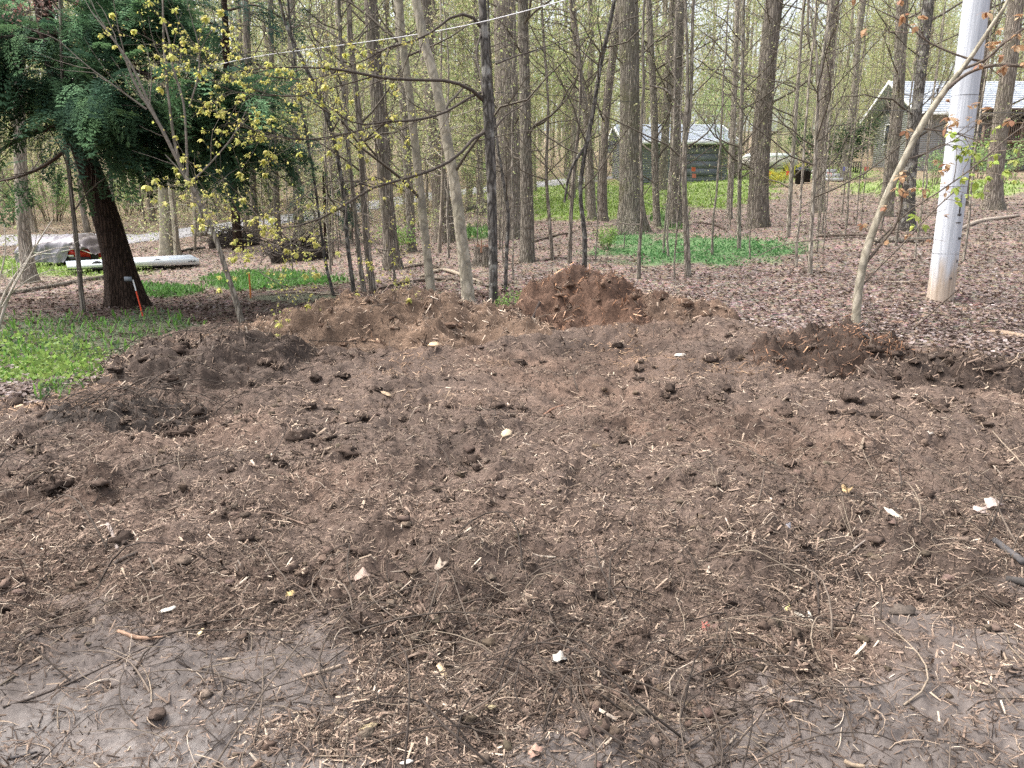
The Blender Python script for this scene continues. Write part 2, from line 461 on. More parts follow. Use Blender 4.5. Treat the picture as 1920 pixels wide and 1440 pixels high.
def mat_ground():
    m, t, b = nt_mat("ground_soil")
    a = N(t, "ShaderNodeAttribute", attribute_name="Col"); w = N(t, "ShaderNodeAttribute", attribute_name="wet"); lf = N(t, "ShaderNodeAttribute", attribute_name="litter")
    tc = N(t, "ShaderNodeTexCoord")
    n1 = N(t, "ShaderNodeTexNoise", Scale=38, Detail=7.0, Roughness=.7); t.links.new(tc.outputs["Object"], n1.inputs["Vector"])
    n2 = N(t, "ShaderNodeTexNoise", Scale=3.2, Detail=5.0, Roughness=.6); t.links.new(tc.outputs["Object"], n2.inputs["Vector"])
    v = N(t, "ShaderNodeTexVoronoi", Scale=16.0, Randomness=1.0); t.links.new(tc.outputs["Object"], v.inputs["Vector"])
    col = mixc(t, ramp(t, n1.outputs[0], .3, .7), mixc(t, 1.0, a.outputs[0], (.55, .54, .53), 'MULTIPLY'), mixc(t, 1.0, a.outputs[0], (1.45, 1.44, 1.42), 'MULTIPLY'))
    md = N(t, "ShaderNodeAttribute", attribute_name="mud")
    mf = N(t, "ShaderNodeMath", operation='MULTIPLY'); mf.inputs[1].default_value = .6; t.links.new(md.outputs["Fac"], mf.inputs[0])
    col = mixc(t, mf.outputs[0], col, a.outputs[0])
    col = mixc(t, ramp(t, n2.outputs[0], .3, .7), mixc(t, 1.0, col, (.78, .77, .76), 'MULTIPLY'), mixc(t, 1.0, col, (1.2, 1.2, 1.2), 'MULTIPLY'))
    sat = N(t, "ShaderNodeHueSaturation", Saturation=.35, Value=1.35); t.links.new(v.outputs["Color"], sat.inputs["Color"])
    fl = N(t, "ShaderNodeMath", operation='MULTIPLY'); fl.inputs[1].default_value = .75; t.links.new(lf.outputs["Fac"], fl.inputs[0])
    col = mixc(t, fl.outputs[0], col, mixc(t, 1.0, col, mixc(t, 1.0, sat.outputs[0], (1.7, 1.55, 1.5), 'MULTIPLY'), 'MULTIPLY'))
    t.links.new(col, b.inputs["Base Color"])
    r = N(t, "ShaderNodeMapRange"); r.inputs[3].default_value = .92; r.inputs[4].default_value = .34; t.links.new(w.outputs["Fac"], r.inputs[0])
    t.links.new(r.outputs[0], b.inputs["Roughness"]); b.inputs["Specular IOR Level"].default_value = .35
    bp = N(t, "ShaderNodeBump", Strength=.65, Distance=.02); t.links.new(n1.outputs[0], bp.inputs["Height"])
    bs_ = N(t, "ShaderNodeMapRange"); bs_.inputs[3].default_value = .7; bs_.inputs[4].default_value = .35; t.links.new(md.outputs["Fac"], bs_.inputs[0]); t.links.new(bs_.outputs[0], bp.inputs["Strength"]); t.links.new(bp.outputs[0], b.inputs["Normal"])
    return m

M = {}
M["ground"] = mat_ground()
M["chip"] = mat_attr("wood_chip", .85, 90, .3)
M["litter"] = mat_leaf("dead_leaf", .12, .75)
M["leaf"] = mat_leaf("fresh_leaf", .45, .55)
M["needle"] = mat_leaf("hemlock_needle", .25, .8, .05)
M["twig"] = mat_attr("twig_bark", .85, 40, .3)
M["clod"] = mat_attr("soil_clod", .95, 30, .35, .8, 60, .15)
M["grey"] = mat_bark("grey_bark", (0.226, 0.197, 0.160), (0.422, 0.379, 0.314), (.13, .15, .08), .3, (26, 26, 5))
M["pale"] = mat_bark("pale_smooth_bark", (0.298, 0.267, 0.205), (0.447, 0.404, 0.323), (.17, .19, .10), .35, (14, 14, 6), .35, (.22, .20, .16), .9, .85)
M["brown"] = mat_bark("brown_furrowed_bark", (0.185, 0.157, 0.129), (0.370, 0.325, 0.269), (.12, .13, .06), .3, (24, 24, 3.0), .9)
M["tulip"] = mat_bark("ridged_tulip_bark", (0.210, 0.184, 0.147), (0.389, 0.352, 0.289), (.13, .13, .05), .55, (26, 26, 3.2), 1.0)
M["dark"] = mat_bark("dark_blotched_bark", (0.085, 0.077, 0.068), (0.2, 0.185, 0.165), None, 0, (22, 22, 6), .7, (.27, .26, .235))
M["hemlock"] = mat_bark("hemlock_bark", (0.032, 0.02, 0.014), (0.085, 0.055, 0.04), None, 0, (30, 30, 5.0), 1.0)
M["far"] = mat_bark("far_bark", (0.265, 0.225, 0.178), (0.451, 0.396, 0.327), (.15, .16, .09), .3, (12, 12, 2), .4)

# ------------------------------------------------------------------ ground sheet
def build_ground():
    th_f = np.linspace(-math.radians(45), math.radians(45), 640)
    th_b = np.linspace(math.radians(45), math.radians(315), 60)[1:-1]
    th = np.concatenate([th_f, th_b])
    r = np.concatenate([[.02, .5, .9], np.geomspace(1.25, 13, 560), np.geomspace(13.15, 120, 170), np.geomspace(128, 420, 14)])
    T, R = np.meshgrid(th, r)
    X = R * np.sin(T); Y = R * np.cos(T)
    Z = H1(X, Y)
    nr, nth = X.shape
    i = np.arange(nr - 1)[:, None] * nth; j = np.arange(nth)[None, :]; j1 = (j + 1) % nth
    q = np.stack([i + j, i + nth + j, i + nth + j1, i + j1], -1).reshape(-1, 4)
    q = q[:, ::-1]
    x = X.ravel(); y = Y.ravel(); z = Z.ravel()
    c = clear_mask(x, y); m = mud_mask(x, y) * c
    px, py = proj(x, y, z)
    front = y > 1.5
    n = fbm(x * .7, y * .7, 4, 101)[:, None]
    litter = np.array([.135, .110, .094]) * (1 + .25 * n)
    far = sstep(26, 45, y)[:, None]
    litter = litter * (1 - far) + np.array([.15, .125, .085]) * far
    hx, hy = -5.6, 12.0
    duff_shade = sstep(4.6, 2.6, np.hypot((x - hx) * .55, y - hy) + n[:, 0])[:, None]  # dark needle duff, with the hemlock's shade painted into the same ellipse
    litter = litter * (1 - duff_shade * .7) + np.array([.06, .042, .034]) * duff_shade * .7
    for kinds, cc in ((("lime",), (.13, .21, .045)), (("mint",), (.085, .095, .055)), (("grass",), (.075, .14, .04)), (("vinca",), (.085, .17, .06)), (("lawn",), (.19, .26, .075))):
        k = (patch_mask(kinds, px, py, x, y) * front * (1 - c))[:, None] * .9
        litter = litter * (1 - k) + np.array(cc) * k
    red = sstep(-.2, .5, fbm(x * .5, y * .5, 3, 111))[:, None]
    mulch = np.array([.088, .063, .050]) * (1 - red) + np.array([.105, .070, .052]) * red
    pale = sstep(.0, .5, fbm(x * 1.9 + 7, y * 1.9, 3, 113))[:, None]
    mulch = mulch * (1 + .35 * pale)
    dampn = sstep(.15, .6, fbm(x * .8 + 2, y * .8, 3, 117))[:, None]
    mulch = mulch * (1 - .4 * dampn)
    mud = np.array([.100, .084, .076]) * (1 + .3 * fbm(x * 2.1, y * 2.1, 4, 119)[:, None])
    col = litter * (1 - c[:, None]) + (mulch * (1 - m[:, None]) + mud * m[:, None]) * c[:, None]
    wet = m * sstep(-.45, .45, fbm(x * 1.4, y * 1.4, 3, 121)) * (.45 + .55 * sstep(1.0, -.6, x)) 
    lit = (1 - c) * (1 - patch_mask(("lime", "mint", "grass", "vinca", "lawn"), px, py, x, y) * front)
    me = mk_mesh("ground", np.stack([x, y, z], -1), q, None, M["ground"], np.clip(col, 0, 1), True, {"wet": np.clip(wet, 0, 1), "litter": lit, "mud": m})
    o = link("ground", me)
    o["kind"] = "structure"
build_ground()

# road along the left and up to the garage
def build_road():
    pts = [(-260, 452), (60, 450), (240, 449), (360, 435), (470, 419), (570, 406), (700, 385), (880, 358), (1050, 342), (1120, 332)]
    W = cast(np.array([p[0] for p in pts], float), np.array([p[1] for p in pts], float))
    C = resample(W[:, :2], 90)
    T = nrm(np.gradient(C, axis=0)); Nn = np.stack([-T[:, 1], T[:, 0]], 1)
    offs = np.array([-2.0, -1.7, -.9, 0, .9, 1.7, 2.0])
    g = C[:, None, :] + Nn[:, None, :] * offs[None, :, None]
    z = H1(g[..., 0], g[..., 1]); z = np.maximum(z, H1(C[:, 0], C[:, 1])[:, None]) + .05 - .01 * np.abs(offs)[None, :] - np.where(np.abs(offs) > 1.9, .30, 0)[None, :]
    V = np.concatenate([g, z[..., None]], -1)
    n, k = V.shape[:2]
    i = np.arange(n - 1)[:, None] * k; j = np.arange(k - 1)[None, :]
    q = np.stack([i + j, i + j + 1, i + k + j + 1, i + k + j], -1).reshape(-1, 4)
    me = mk_mesh("road", V.reshape(-1, 3), q, None, mat_plain("pale_gravel", (.33, .32, .33), .9, .2, 3), None, True)
    link("road", me)["kind"] = "structure"
build_road()

# ------------------------------------------------------------------ heaps
def build_heaps():
    labels = [
        ("dark heap of torn roots and soil beside the green ground cover", "soil heap"),
        ("long low ridge of pale shredded mulch in front of the three bare trunks", "mulch heap"),
        ("tallest rounded heap of reddish brown mulch right of the three trunks", "mulch heap"),
        ("small low mulch mound trailing off the right flank of the tallest heap", "mulch heap"),
        ("dark brown mulch heap at the foot of the leaning sapling by the pole", "mulch heap"),
        ("flat dark mulch mound at the far right edge below the tan log", "mulch heap"),
        ("flattened mat of dark brush and twigs at the left edge of the clearing", "brush heap")]
    out = []
    for i, h in enumerate(HEAPS):
        c = HC[i]; rx, ry = h[2] * 1.35, h[3] * 1.4
        nx, ny = int(np.clip(rx * 95, 70, 190)), int(np.clip(ry * 95, 60, 120))
        X, Y = np.meshgrid(np.linspace(-rx, rx, nx), np.linspace(-ry, ry, ny))
        x = X.ravel() + c[0]; y = Y.ravel() + c[1]
        hh = heap_h(i, x, y)
        z = H1(x, y) + np.maximum(hh, -.06)
        base = np.array([c[0], c[1], float(H1(c[0], c[1]))])
        ii = np.arange(ny - 1)[:, None] * nx; j = np.arange(nx - 1)[None, :]
        q = np.stack([ii + j, ii + j + 1, ii + nx + j + 1, ii + nx + j], -1).reshape(-1, 4)
        keep = (hh[q] > -.055).any(1); q = q[keep]
        used = np.unique(q); remap = np.zeros(len(x), int); remap[used] = np.arange(len(used))
        V = np.stack([x, y, z], -1)[used] - base
        n = fbm(x * 2.5, y * 2.5, 3, 130 + i)[used, None]
        col = np.array(h[7]) * (1 + .35 * n)
        root = empty(h[0], base, labels[i][0], labels[i][1], "heaps of mulch and soil at the back of the clearing")
        me = mk_mesh("heap_body", V, remap[q], None, M["ground"], np.clip(col, 0, 1), True, {"wet": np.zeros(len(V)), "litter": np.zeros(len(V)), "mud": np.zeros(len(V))})
        link("heap_body", me, root)
        out.append((root, base))
    return out
HEAP_OBJ = build_heaps()

# ------------------------------------------------------------------ wood chips, fibres, clods
def screen_scatter(rng, n, x0, x1, y0, y1):
    """points on the ground, thinning with distance from where one stands"""
    px = rng.uniform(x0, x1, n); py = rng.uniform(y0, y1, n)
    P = cast(px, py)
    return P[:, 0] , P[:, 1]

CHIPC = np.array([[.047, .033, .025], [.088, .063, .049], [.158, .113, .086], [.235, .173, .132], [.33, .255, .19], [.46, .38, .30]])
def chip_geo(rng, x, y, z, L, W, Tk, col, tilt=.35):
    n = len(x)
    az = rng.uniform(0, 2 * PI, n); el = rng.normal(0, tilt, n)
    d = np.stack([np.cos(az) * np.cos(el), np.sin(az) * np.cos(el), np.sin(el)], -1)
    up = np.zeros((n, 3)); up[:, 2] = 1; up += rng.normal(0, .35, (n, 3))
    s = nrm(np.cross(d, up)); u = np.cross(s, d)
    c = np.stack([x, y, z], -1) + u * (Tk[:, None] * .4) + np.array([0, 0, 1]) * (np.abs(np.sin(el)) * L * .3)[:, None]
    hl = d * L[:, None] * .5; hw = s * W[:, None] * .5; ht = u * Tk[:, None]
    tp = rng.uniform(.15, 1, n)[:, None]; tq = rng.uniform(.15, 1, n)[:, None]
    V = np.stack([c - hl - hw * tp, c - hl + hw * tp, c - hl * .9 + ht * .8, c + hl - hw * tq, c + hl + hw * tq, c + hl * .9 + ht * .8], 1)
    b = np.arange(n)[:, None] * 6
    quads = np.concatenate([b + np.array([[0, 2, 5, 3]]), b + np.array([[2, 1, 4, 5]])], 0)
    tris = np.concatenate([b + np.array([[0, 1, 2]]), b + np.array([[3, 5, 4]])], 0)
    return V.reshape(-1, 3), quads, tris, np.repeat(col, 6, 0)

def build_chips():
    rng = RNG(11)
    x, y = screen_scatter(rng, 350000, -160, 2080, 540, 1480)
    c = clear_mask(x, y); m = mud_mask(x, y)
    clump = sstep(-.5, .4, fbm(x * 2.6, y * 2.6, 3, 141))
    keep = rng.random(len(x)) < c * (1 - m * .9) * (.35 + .65 * clump)
    x, y, m, clump = x[keep], y[keep], m[keep], clump[keep]
    z, idx = HA(x, y)
    n = len(x)
    d = np.hypot(x, y)
    w = np.array([.17, .24, .28, .20, .085, .025])
    ci = rng.choice(6, n, p=w)
    tan = sstep(.0, .5, fbm(x * 1.2 + 5, y * 1.2, 3, 143))
    up = (rng.random(n) < .30 * tan)
    ci = np.where(up, np.minimum(ci + 1, 5), ci)
    up = (idx == 1) & (rng.random(n) < .55); ci = np.where(up, np.minimum(ci + 1, 5), ci)
    dn = (idx >= 4) & (rng.random(n) < .6); ci = np.where(dn, np.maximum(ci - 1, 0), ci)
    col = CHIPC[ci] * rng.uniform(.75, 1.25, (n, 1))
    damp = .66 + .60 * sstep(-.45, .4, fbm(x * .85 + 21, y * .85, 3, 145)) * (.75 + .25 * sstep(-.3, .3, fbm(x * 2.4, y * 2.4, 2, 146)))
    straw = sstep(.1, .5, fbm(x * .6 + 31, y * .9, 3, 147))[:, None] * sstep(5.5, 7.5, d)[:, None]
    damp = np.where((idx == 1) | (idx == 3), 1.35, np.where(idx == 2, 1.15, damp))
    col = col * damp[:, None] * (1 - straw + straw * np.array([1.22, 1.08, .92]))
    redd = ((idx == 2) | (idx == 4))[:, None]
    col = np.where(redd, col * np.array([1.1, .9, .8]), col)
    L = np.clip(rng.lognormal(math.log(.021), .45, n), .007, .065) * (1 + .13 * np.clip(d - 3.2, 0, 8)) * np.where(idx >= 0, 1.25, 1)
    W = np.clip(L * rng.uniform(.08, .24, n), .0020, .020)
    Tk = W * rng.uniform(.25, .6, n)
    for gi in range(-1, len(HEAPS)):
        k = idx == gi
        if k.sum() == 0: continue
        V, q, t, cc = chip_geo(rng, x[k], y[k], z[k], L[k], W[k], Tk[k], col[k], .42 if gi < 0 else .7)
        if gi < 0:
            o = link("wood_chips", mk_mesh("wood_chips", V, q, t, M["chip"], cc))
            tag(o, "shredded brown wood chips and bark strewn over the whole clearing", "wood chips", None, "stuff")
        else:
            root, base = HEAP_OBJ[gi]
            o = link("wood_chips", mk_mesh("wood_chips", V - base, q, t, M["chip"], cc), root)
            o["kind"] = "stuff"
build_chips()

def ground_polyline(rng, x, y, az, L, K, bend, lift):
    """curving lines lying on the ground: (n,K,3)"""
    n = len(x)
    t = np.linspace(-.5, .5, K)[None, :]
    kap = rng.normal(0, bend, n)[:, None]; kap2 = rng.normal(0, bend, n)[:, None]
    a = az[:, None] + kap * t * 2 + kap2 * (t * t) * 4
    st = (L / (K - 1))[:, None]
    X = x[:, None] + np.cumsum(np.cos(a) * st, 1) - L[:, None] * .5 * np.cos(az)[:, None]
    Y = y[:, None] + np.cumsum(np.sin(a) * st, 1) - L[:, None] * .5 * np.sin(az)[:, None]
    Z, _ = HA(X, Y)
    arch = rng.uniform(0, 1, n)[:, None] ** 2 * lift[:, None] * (1 - (2 * t) ** 2)
    # a stick is stiff: follow the ground loosely
    Zs = Z.copy()
    for _k in range(2):
        Zs[:, 1:-1] = np.maximum(Zs[:, 1:-1], .5 * (Zs[:, :-2] + Zs[:, 2:]))
    return np.stack([X, Y, Zs + arch + .003], -1)

def build_fibres():
    rng = RNG(12)
    # fine roots and fibres
    x, y = screen_scatter(rng, 16000, -100, 2020, 560, 1460)
    c = clear_mask(x, y); m = mud_mask(x, y)
    dens = sstep(-.3, .5, fbm(x * 1.3 + 9, y * 1.3, 3, 151))
    k = rng.random(len(x)) < c * (1 - .86 * m) * (.25 + .75 * dens)
    x, y = x[k], y[k]; n = len(x)
    L = np.clip(rng.lognormal(math.log(.09), .5, n), .03, .35)
    P = ground_polyline(rng, x, y, rng.uniform(0, 2 * PI, n), L, 6, .7, L * .22)
    r = rng.uniform(.0010, .0022, n)[:, None] * np.array([[.7, 1, 1, .9, .7, .3]]) * (1 + .08 * np.clip(np.hypot(x, y) - 4, 0, 8))[:, None]
    V, q = tubes(P, r, 3)
    ci = rng.choice(6, n, p=[.2, .25, .22, .18, .1, .05])
    col = np.repeat(CHIPC[ci] * rng.uniform(.8, 1.2, (n, 1)), 18, 0)
    tag(link("root_fibres", mk_mesh("root_fibres", V, q, None, M["twig"], col)), "fine roots and plant fibres lying all over the muddy clearing", "root fibres", None, "stuff")
    # longer twigs in loose drifts
    cl = [(560, 1290, 150, 60, 60), (950, 1330, 200, 70, 150), (860, 1180, 200, 50, 80), (120, 1110, 200, 90, 90), (60, 880, 160, 50, 60), (260, 775, 110, 30, 150),
          (400, 665, 130, 32, 150), (1640, 985, 120, 50, 70), (1380, 1210, 170, 60, 60), (1290, 1330, 90, 50, 40), (1700, 1050, 200, 80, 70), (1880, 980, 50, 50, 50), (1000, 1090, 200, 60, 60),
          (960, 900, 800, 260, 260), (900, 1300, 900, 130, 160), (880, 760, 700, 90, 120)]
    gx = np.concatenate([rng.normal(a, s, k) for a, b, s, t, k in cl]); gy = np.concatenate([rng.normal(b, t, k) for a, b, s, t, k in cl])
    gy = np.clip(gy, 600, 1460)
    pile = np.concatenate([np.full(k, i in (5, 6)) for i, (a, b, s, t, k) in enumerate(cl)])
    W = cast(gx, gy); n = len(gx); dist = np.hypot(W[:, 0], W[:, 1])
    L = np.clip(rng.lognormal(math.log(.23), .5, n), .07, .75) * (1 + .1 * np.clip(dist - 4, 0, 5))
    az = rng.uniform(0, PI, n); az = np.where(pile, rng.normal(.15, .45, n), az)
    P = ground_polyline(rng, W[:, 0], W[:, 1], az, L, 9, .55, L * .28)
    P[..., 2] += np.where(pile, rng.uniform(0, .07, n), 0)[:, None]
    r = np.clip(L * .0075, .0014, .0045)[:, None] * np.linspace(1, .4, 9)[None, :] * rng.uniform(.6, 1.3, (n, 1))
    V, q = tubes(P, r, 4)
    base = np.array([[.045, .035, .029], [.07, .055, .044], [.12, .095, .075], [.20, .16, .12]])
    col = base[rng.choice(4, n, p=[.35, .3, .22, .13])]
    col = np.where(pile[:, None], base[rng.choice(2, n)] * .9, col)
    col = np.repeat(col * rng.uniform(.75, 1.25, (n, 1)), 36, 0)
    tag(link("loose_twigs", mk_mesh("loose_twigs", V, q, None, M["twig"], col)), "tangle of thin dark twigs and roots strewn over mud and mulch", "twigs", None, "stuff")
build_fibres()

def ico(sub=1):
    import bmesh
    bm = bmesh.new(); bmesh.ops.create_icosphere(bm, subdivisions=sub, radius=1)
    V = np.array([v.co[:] for v in bm.verts]); T = np.array([[v.index for v in f.verts] for f in bm.faces]); bm.free()
    return V, T

def build_clods():
    rng = RNG(13)
    BV, BT = ico(2)
    x, y = screen_scatter(rng, 5200, -100, 2020, 600, 1440)
    c = clear_mask(x, y); m = mud_mask(x, y)
    dens = sstep(-.1, .55, fbm(x * 1.5 + 3, y * 1.5, 3, 33))
    k = rng.random(len(x)) < c * (1 - .93 * m) * (.12 + .88 * dens)
    x, y = x[k], y[k]; z, _ = HA(x, y); n = len(x)
    r = np.clip(rng.lognormal(math.log(.011), .5, n), .004, .026) * (1 + .06 * np.clip(np.hypot(x, y) - 3, 0, 6))
    sc = rng.uniform(.65, 1.3, (n, 1, 3)); sc[..., 2] *= .6
    nz = 1 + .30 * rng.normal(size=(n, len(BV), 1))
    V = BV[None] * r[:, None, None] * sc * np.clip(nz, .55, 1.6) + np.stack([x, y, z + r * .25], -1)[:, None, :]
    T = (np.arange(n)[:, None, None] * len(BV) + BT[None]).reshape(-1, 3)
    col = np.array([.095, .07, .054]) * rng.uniform(.65, 1.5, (n, 1)) * rng.uniform(.94, 1.06, (n, 3))
    tag(link("soil_clods", mk_mesh("soil_clods", V.reshape(-1, 3), None, T, M["clod"], np.repeat(col, len(BV), 0))), "crumbly dark clods of soil scattered across the clearing", "soil clods", None, "stuff")
build_clods()

def build_clumps():
    rng = RNG(17)
    BV, BT = ico(2)
    x, y = screen_scatter(rng, 5200, -100, 2020, 540, 1400)
    c = clear_mask(x, y); m = mud_mask(x, y)
    z, idx = HA(x, y)
    dens = sstep(.0, .6, fbm(x * 1.1 + 13, y * 1.1, 3, 171))
    k = (rng.random(len(x)) < c * (1 - m) ** 3 * np.where(idx >= 0, .8, .05 + .45 * dens))
    x, y, z, idx = x[k], y[k], z[k], idx[k]; n = len(x); d = np.hypot(x, y)
    r = np.clip(rng.lognormal(math.log(.026), .4, n), .012, .055) * (.75 + .11 * np.clip(d - 2.5, 0, 7))
    sc = rng.uniform(.7, 1.5, (n, 1, 3)); sc[..., 2] = rng.uniform(.35, .75, (n, 1))
    az = rng.uniform(0, 6.28, n)
    nz = np.clip(1 + .36 * rng.normal(size=(n, len(BV), 1)), .4, 1.7)
    U = BV[None] * sc * nz
    ca, sa = np.cos(az)[:, None], np.sin(az)[:, None]
    U = np.stack([U[..., 0] * ca - U[..., 1] * sa, U[..., 0] * sa + U[..., 1] * ca, U[..., 2]], -1) * r[:, None, None]
    ctr = np.stack([x, y, z + r * .15], -1)
    V = U + ctr[:, None]
    T = (np.arange(n)[:, None, None] * len(BV) + BT[None]).reshape(-1, 3)
    col = np.where(np.isin(idx, (1, 2, 3))[:, None], np.array([.125, .080, .056]), np.array([.066, .047, .037])) * rng.uniform(.6, 1.4, (n, 1))
    tag(link("mulch_clumps", mk_mesh("mulch_clumps", V.reshape(-1, 3), None, T, M["clod"], np.repeat(col, len(BV), 0))), "matted clumps of shredded mulch standing up from heaps and clearing", "mulch clumps", None, "stuff")
    # shreds sticking out of every clump
    q = 22; pick = rng.integers(0, len(BV), (n, q)); P = V[np.arange(n)[:, None], pick].reshape(-1, 3); up = P[:, 2] > np.repeat(ctr[:, 2], q) - .005
    P = P[up]; nn = len(P); src = np.repeat(np.arange(n), q)[up]
    L = np.clip(rng.lognormal(math.log(.035), .4, nn), .012, .1) * (1 + .1 * np.clip(d[src] - 4, 0, 6)); W = np.clip(L * rng.uniform(.08, .24, nn), .0025, .02)
    cc = CHIPC[rng.choice(6, nn, p=[.12, .2, .26, .24, .13, .05])] * rng.uniform(.75, 1.25, (nn, 1))
    cc = np.where((idx[src] >= 4)[:, None], cc * .7, cc)
    A, qd, tr, c3 = chip_geo(rng, P[:, 0], P[:, 1], P[:, 2], L, W, W * .4, cc, .8)
    tag(link("mulch_shreds", mk_mesh("mulch_shreds", A, qd, tr, M["chip"], c3)), "stringy wood shreds sticking out of the mulch clumps", "wood shreds", None, "stuff")
build_clumps()

# ------------------------------------------------------------------ leaf litter and ground plants
def build_litter():
    rng = RNG(14)
    px = rng.uniform(-160, 2080, 150000); py = 300 + 470 * rng.random(150000) ** .85
    P = cast(px, py); x, y = P[:, 0], P[:, 1]
    c = clear_mask(x, y); gm = patch_mask(("lime", "mint", "grass", "vinca", "lawn"), px, py, x, y)
    k = (rng.random(len(x)) < (1 - c) * (1 - .8 * gm) * (1 - .6 * sstep(30, 45, y))) & (y < 48)
    x, y = x[k], y[k]; n = len(x); z = H1(x, y)
    d = np.hypot(x, y)
    L = rng.uniform(.03, .072, n) * (1 + .03 * np.clip(d - 10, 0, 40))
    az = rng.uniform(0, 2 * PI, n); el = rng.normal(.03, .22, n)
    dv = np.stack([np.cos(az) * np.cos(el), np.sin(az) * np.cos(el), np.sin(el)], -1)
    up = np.zeros((n, 3)); up[:, 2] = 1; up += rng.normal(0, .3, (n, 3))
    s = nrm(np.cross(dv, up)); u = np.cross(s, dv)
    ctr = np.stack([x, y, z + .012 + rng.uniform(0, .025, n)], -1)
    W = L * rng.uniform(.25, .42, n); cu = L * rng.normal(.12, .12, n)
    a = ctr - dv * L[:, None] * .5 + u * cu[:, None]; b = ctr + dv * L[:, None] * .5 + u * cu[:, None]
    s1 = ctr + s * W[:, None] + u * (cu * .9)[:, None]; s2 = ctr - s * W[:, None] + u * (cu * .5)[:, None]
    V = np.stack([a, s1, b, s2, ctr], 1)
    q = np.arange(n)[:, None] * 5
    T = np.concatenate([q + np.array([[0, 1, 4]]), q + np.array([[1, 2, 4]]), q + np.array([[2, 3, 4]]), q + np.array([[3, 0, 4]])], 0)
    pal = np.array([[.33, .275, .25], [.25, .20, .178], [.21, .155, .13], [.33, .25, .19], [.45, .39, .37], [.14, .10, .085]])
    ci = rng.choice(6, n, p=[.20, .24, .22, .14, .06, .14])
    col = pal[ci] * np.array([.78, .77, .78]) * rng.uniform(.7, 1.2, (n, 1))
    up_ = sstep(11, 19, y + 3 * fbm(x * .4, y * .4, 3, 181))[:, None]
    col = col * (1 - up_) + col * np.array([.74, .79, .70]) * up_
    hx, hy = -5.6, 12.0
    duff_shade = sstep(4.4, 2.6, np.hypot((x - hx) * .55, y - hy))[:, None]  # leaves coloured darker here for duff and for the hemlock's shade
    dk = (rng.random((n, 1)) < duff_shade * .92)
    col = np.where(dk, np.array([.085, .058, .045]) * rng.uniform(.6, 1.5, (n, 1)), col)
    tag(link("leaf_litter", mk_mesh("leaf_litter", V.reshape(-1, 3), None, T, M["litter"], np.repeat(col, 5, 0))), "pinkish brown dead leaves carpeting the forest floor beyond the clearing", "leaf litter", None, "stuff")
build_litter()

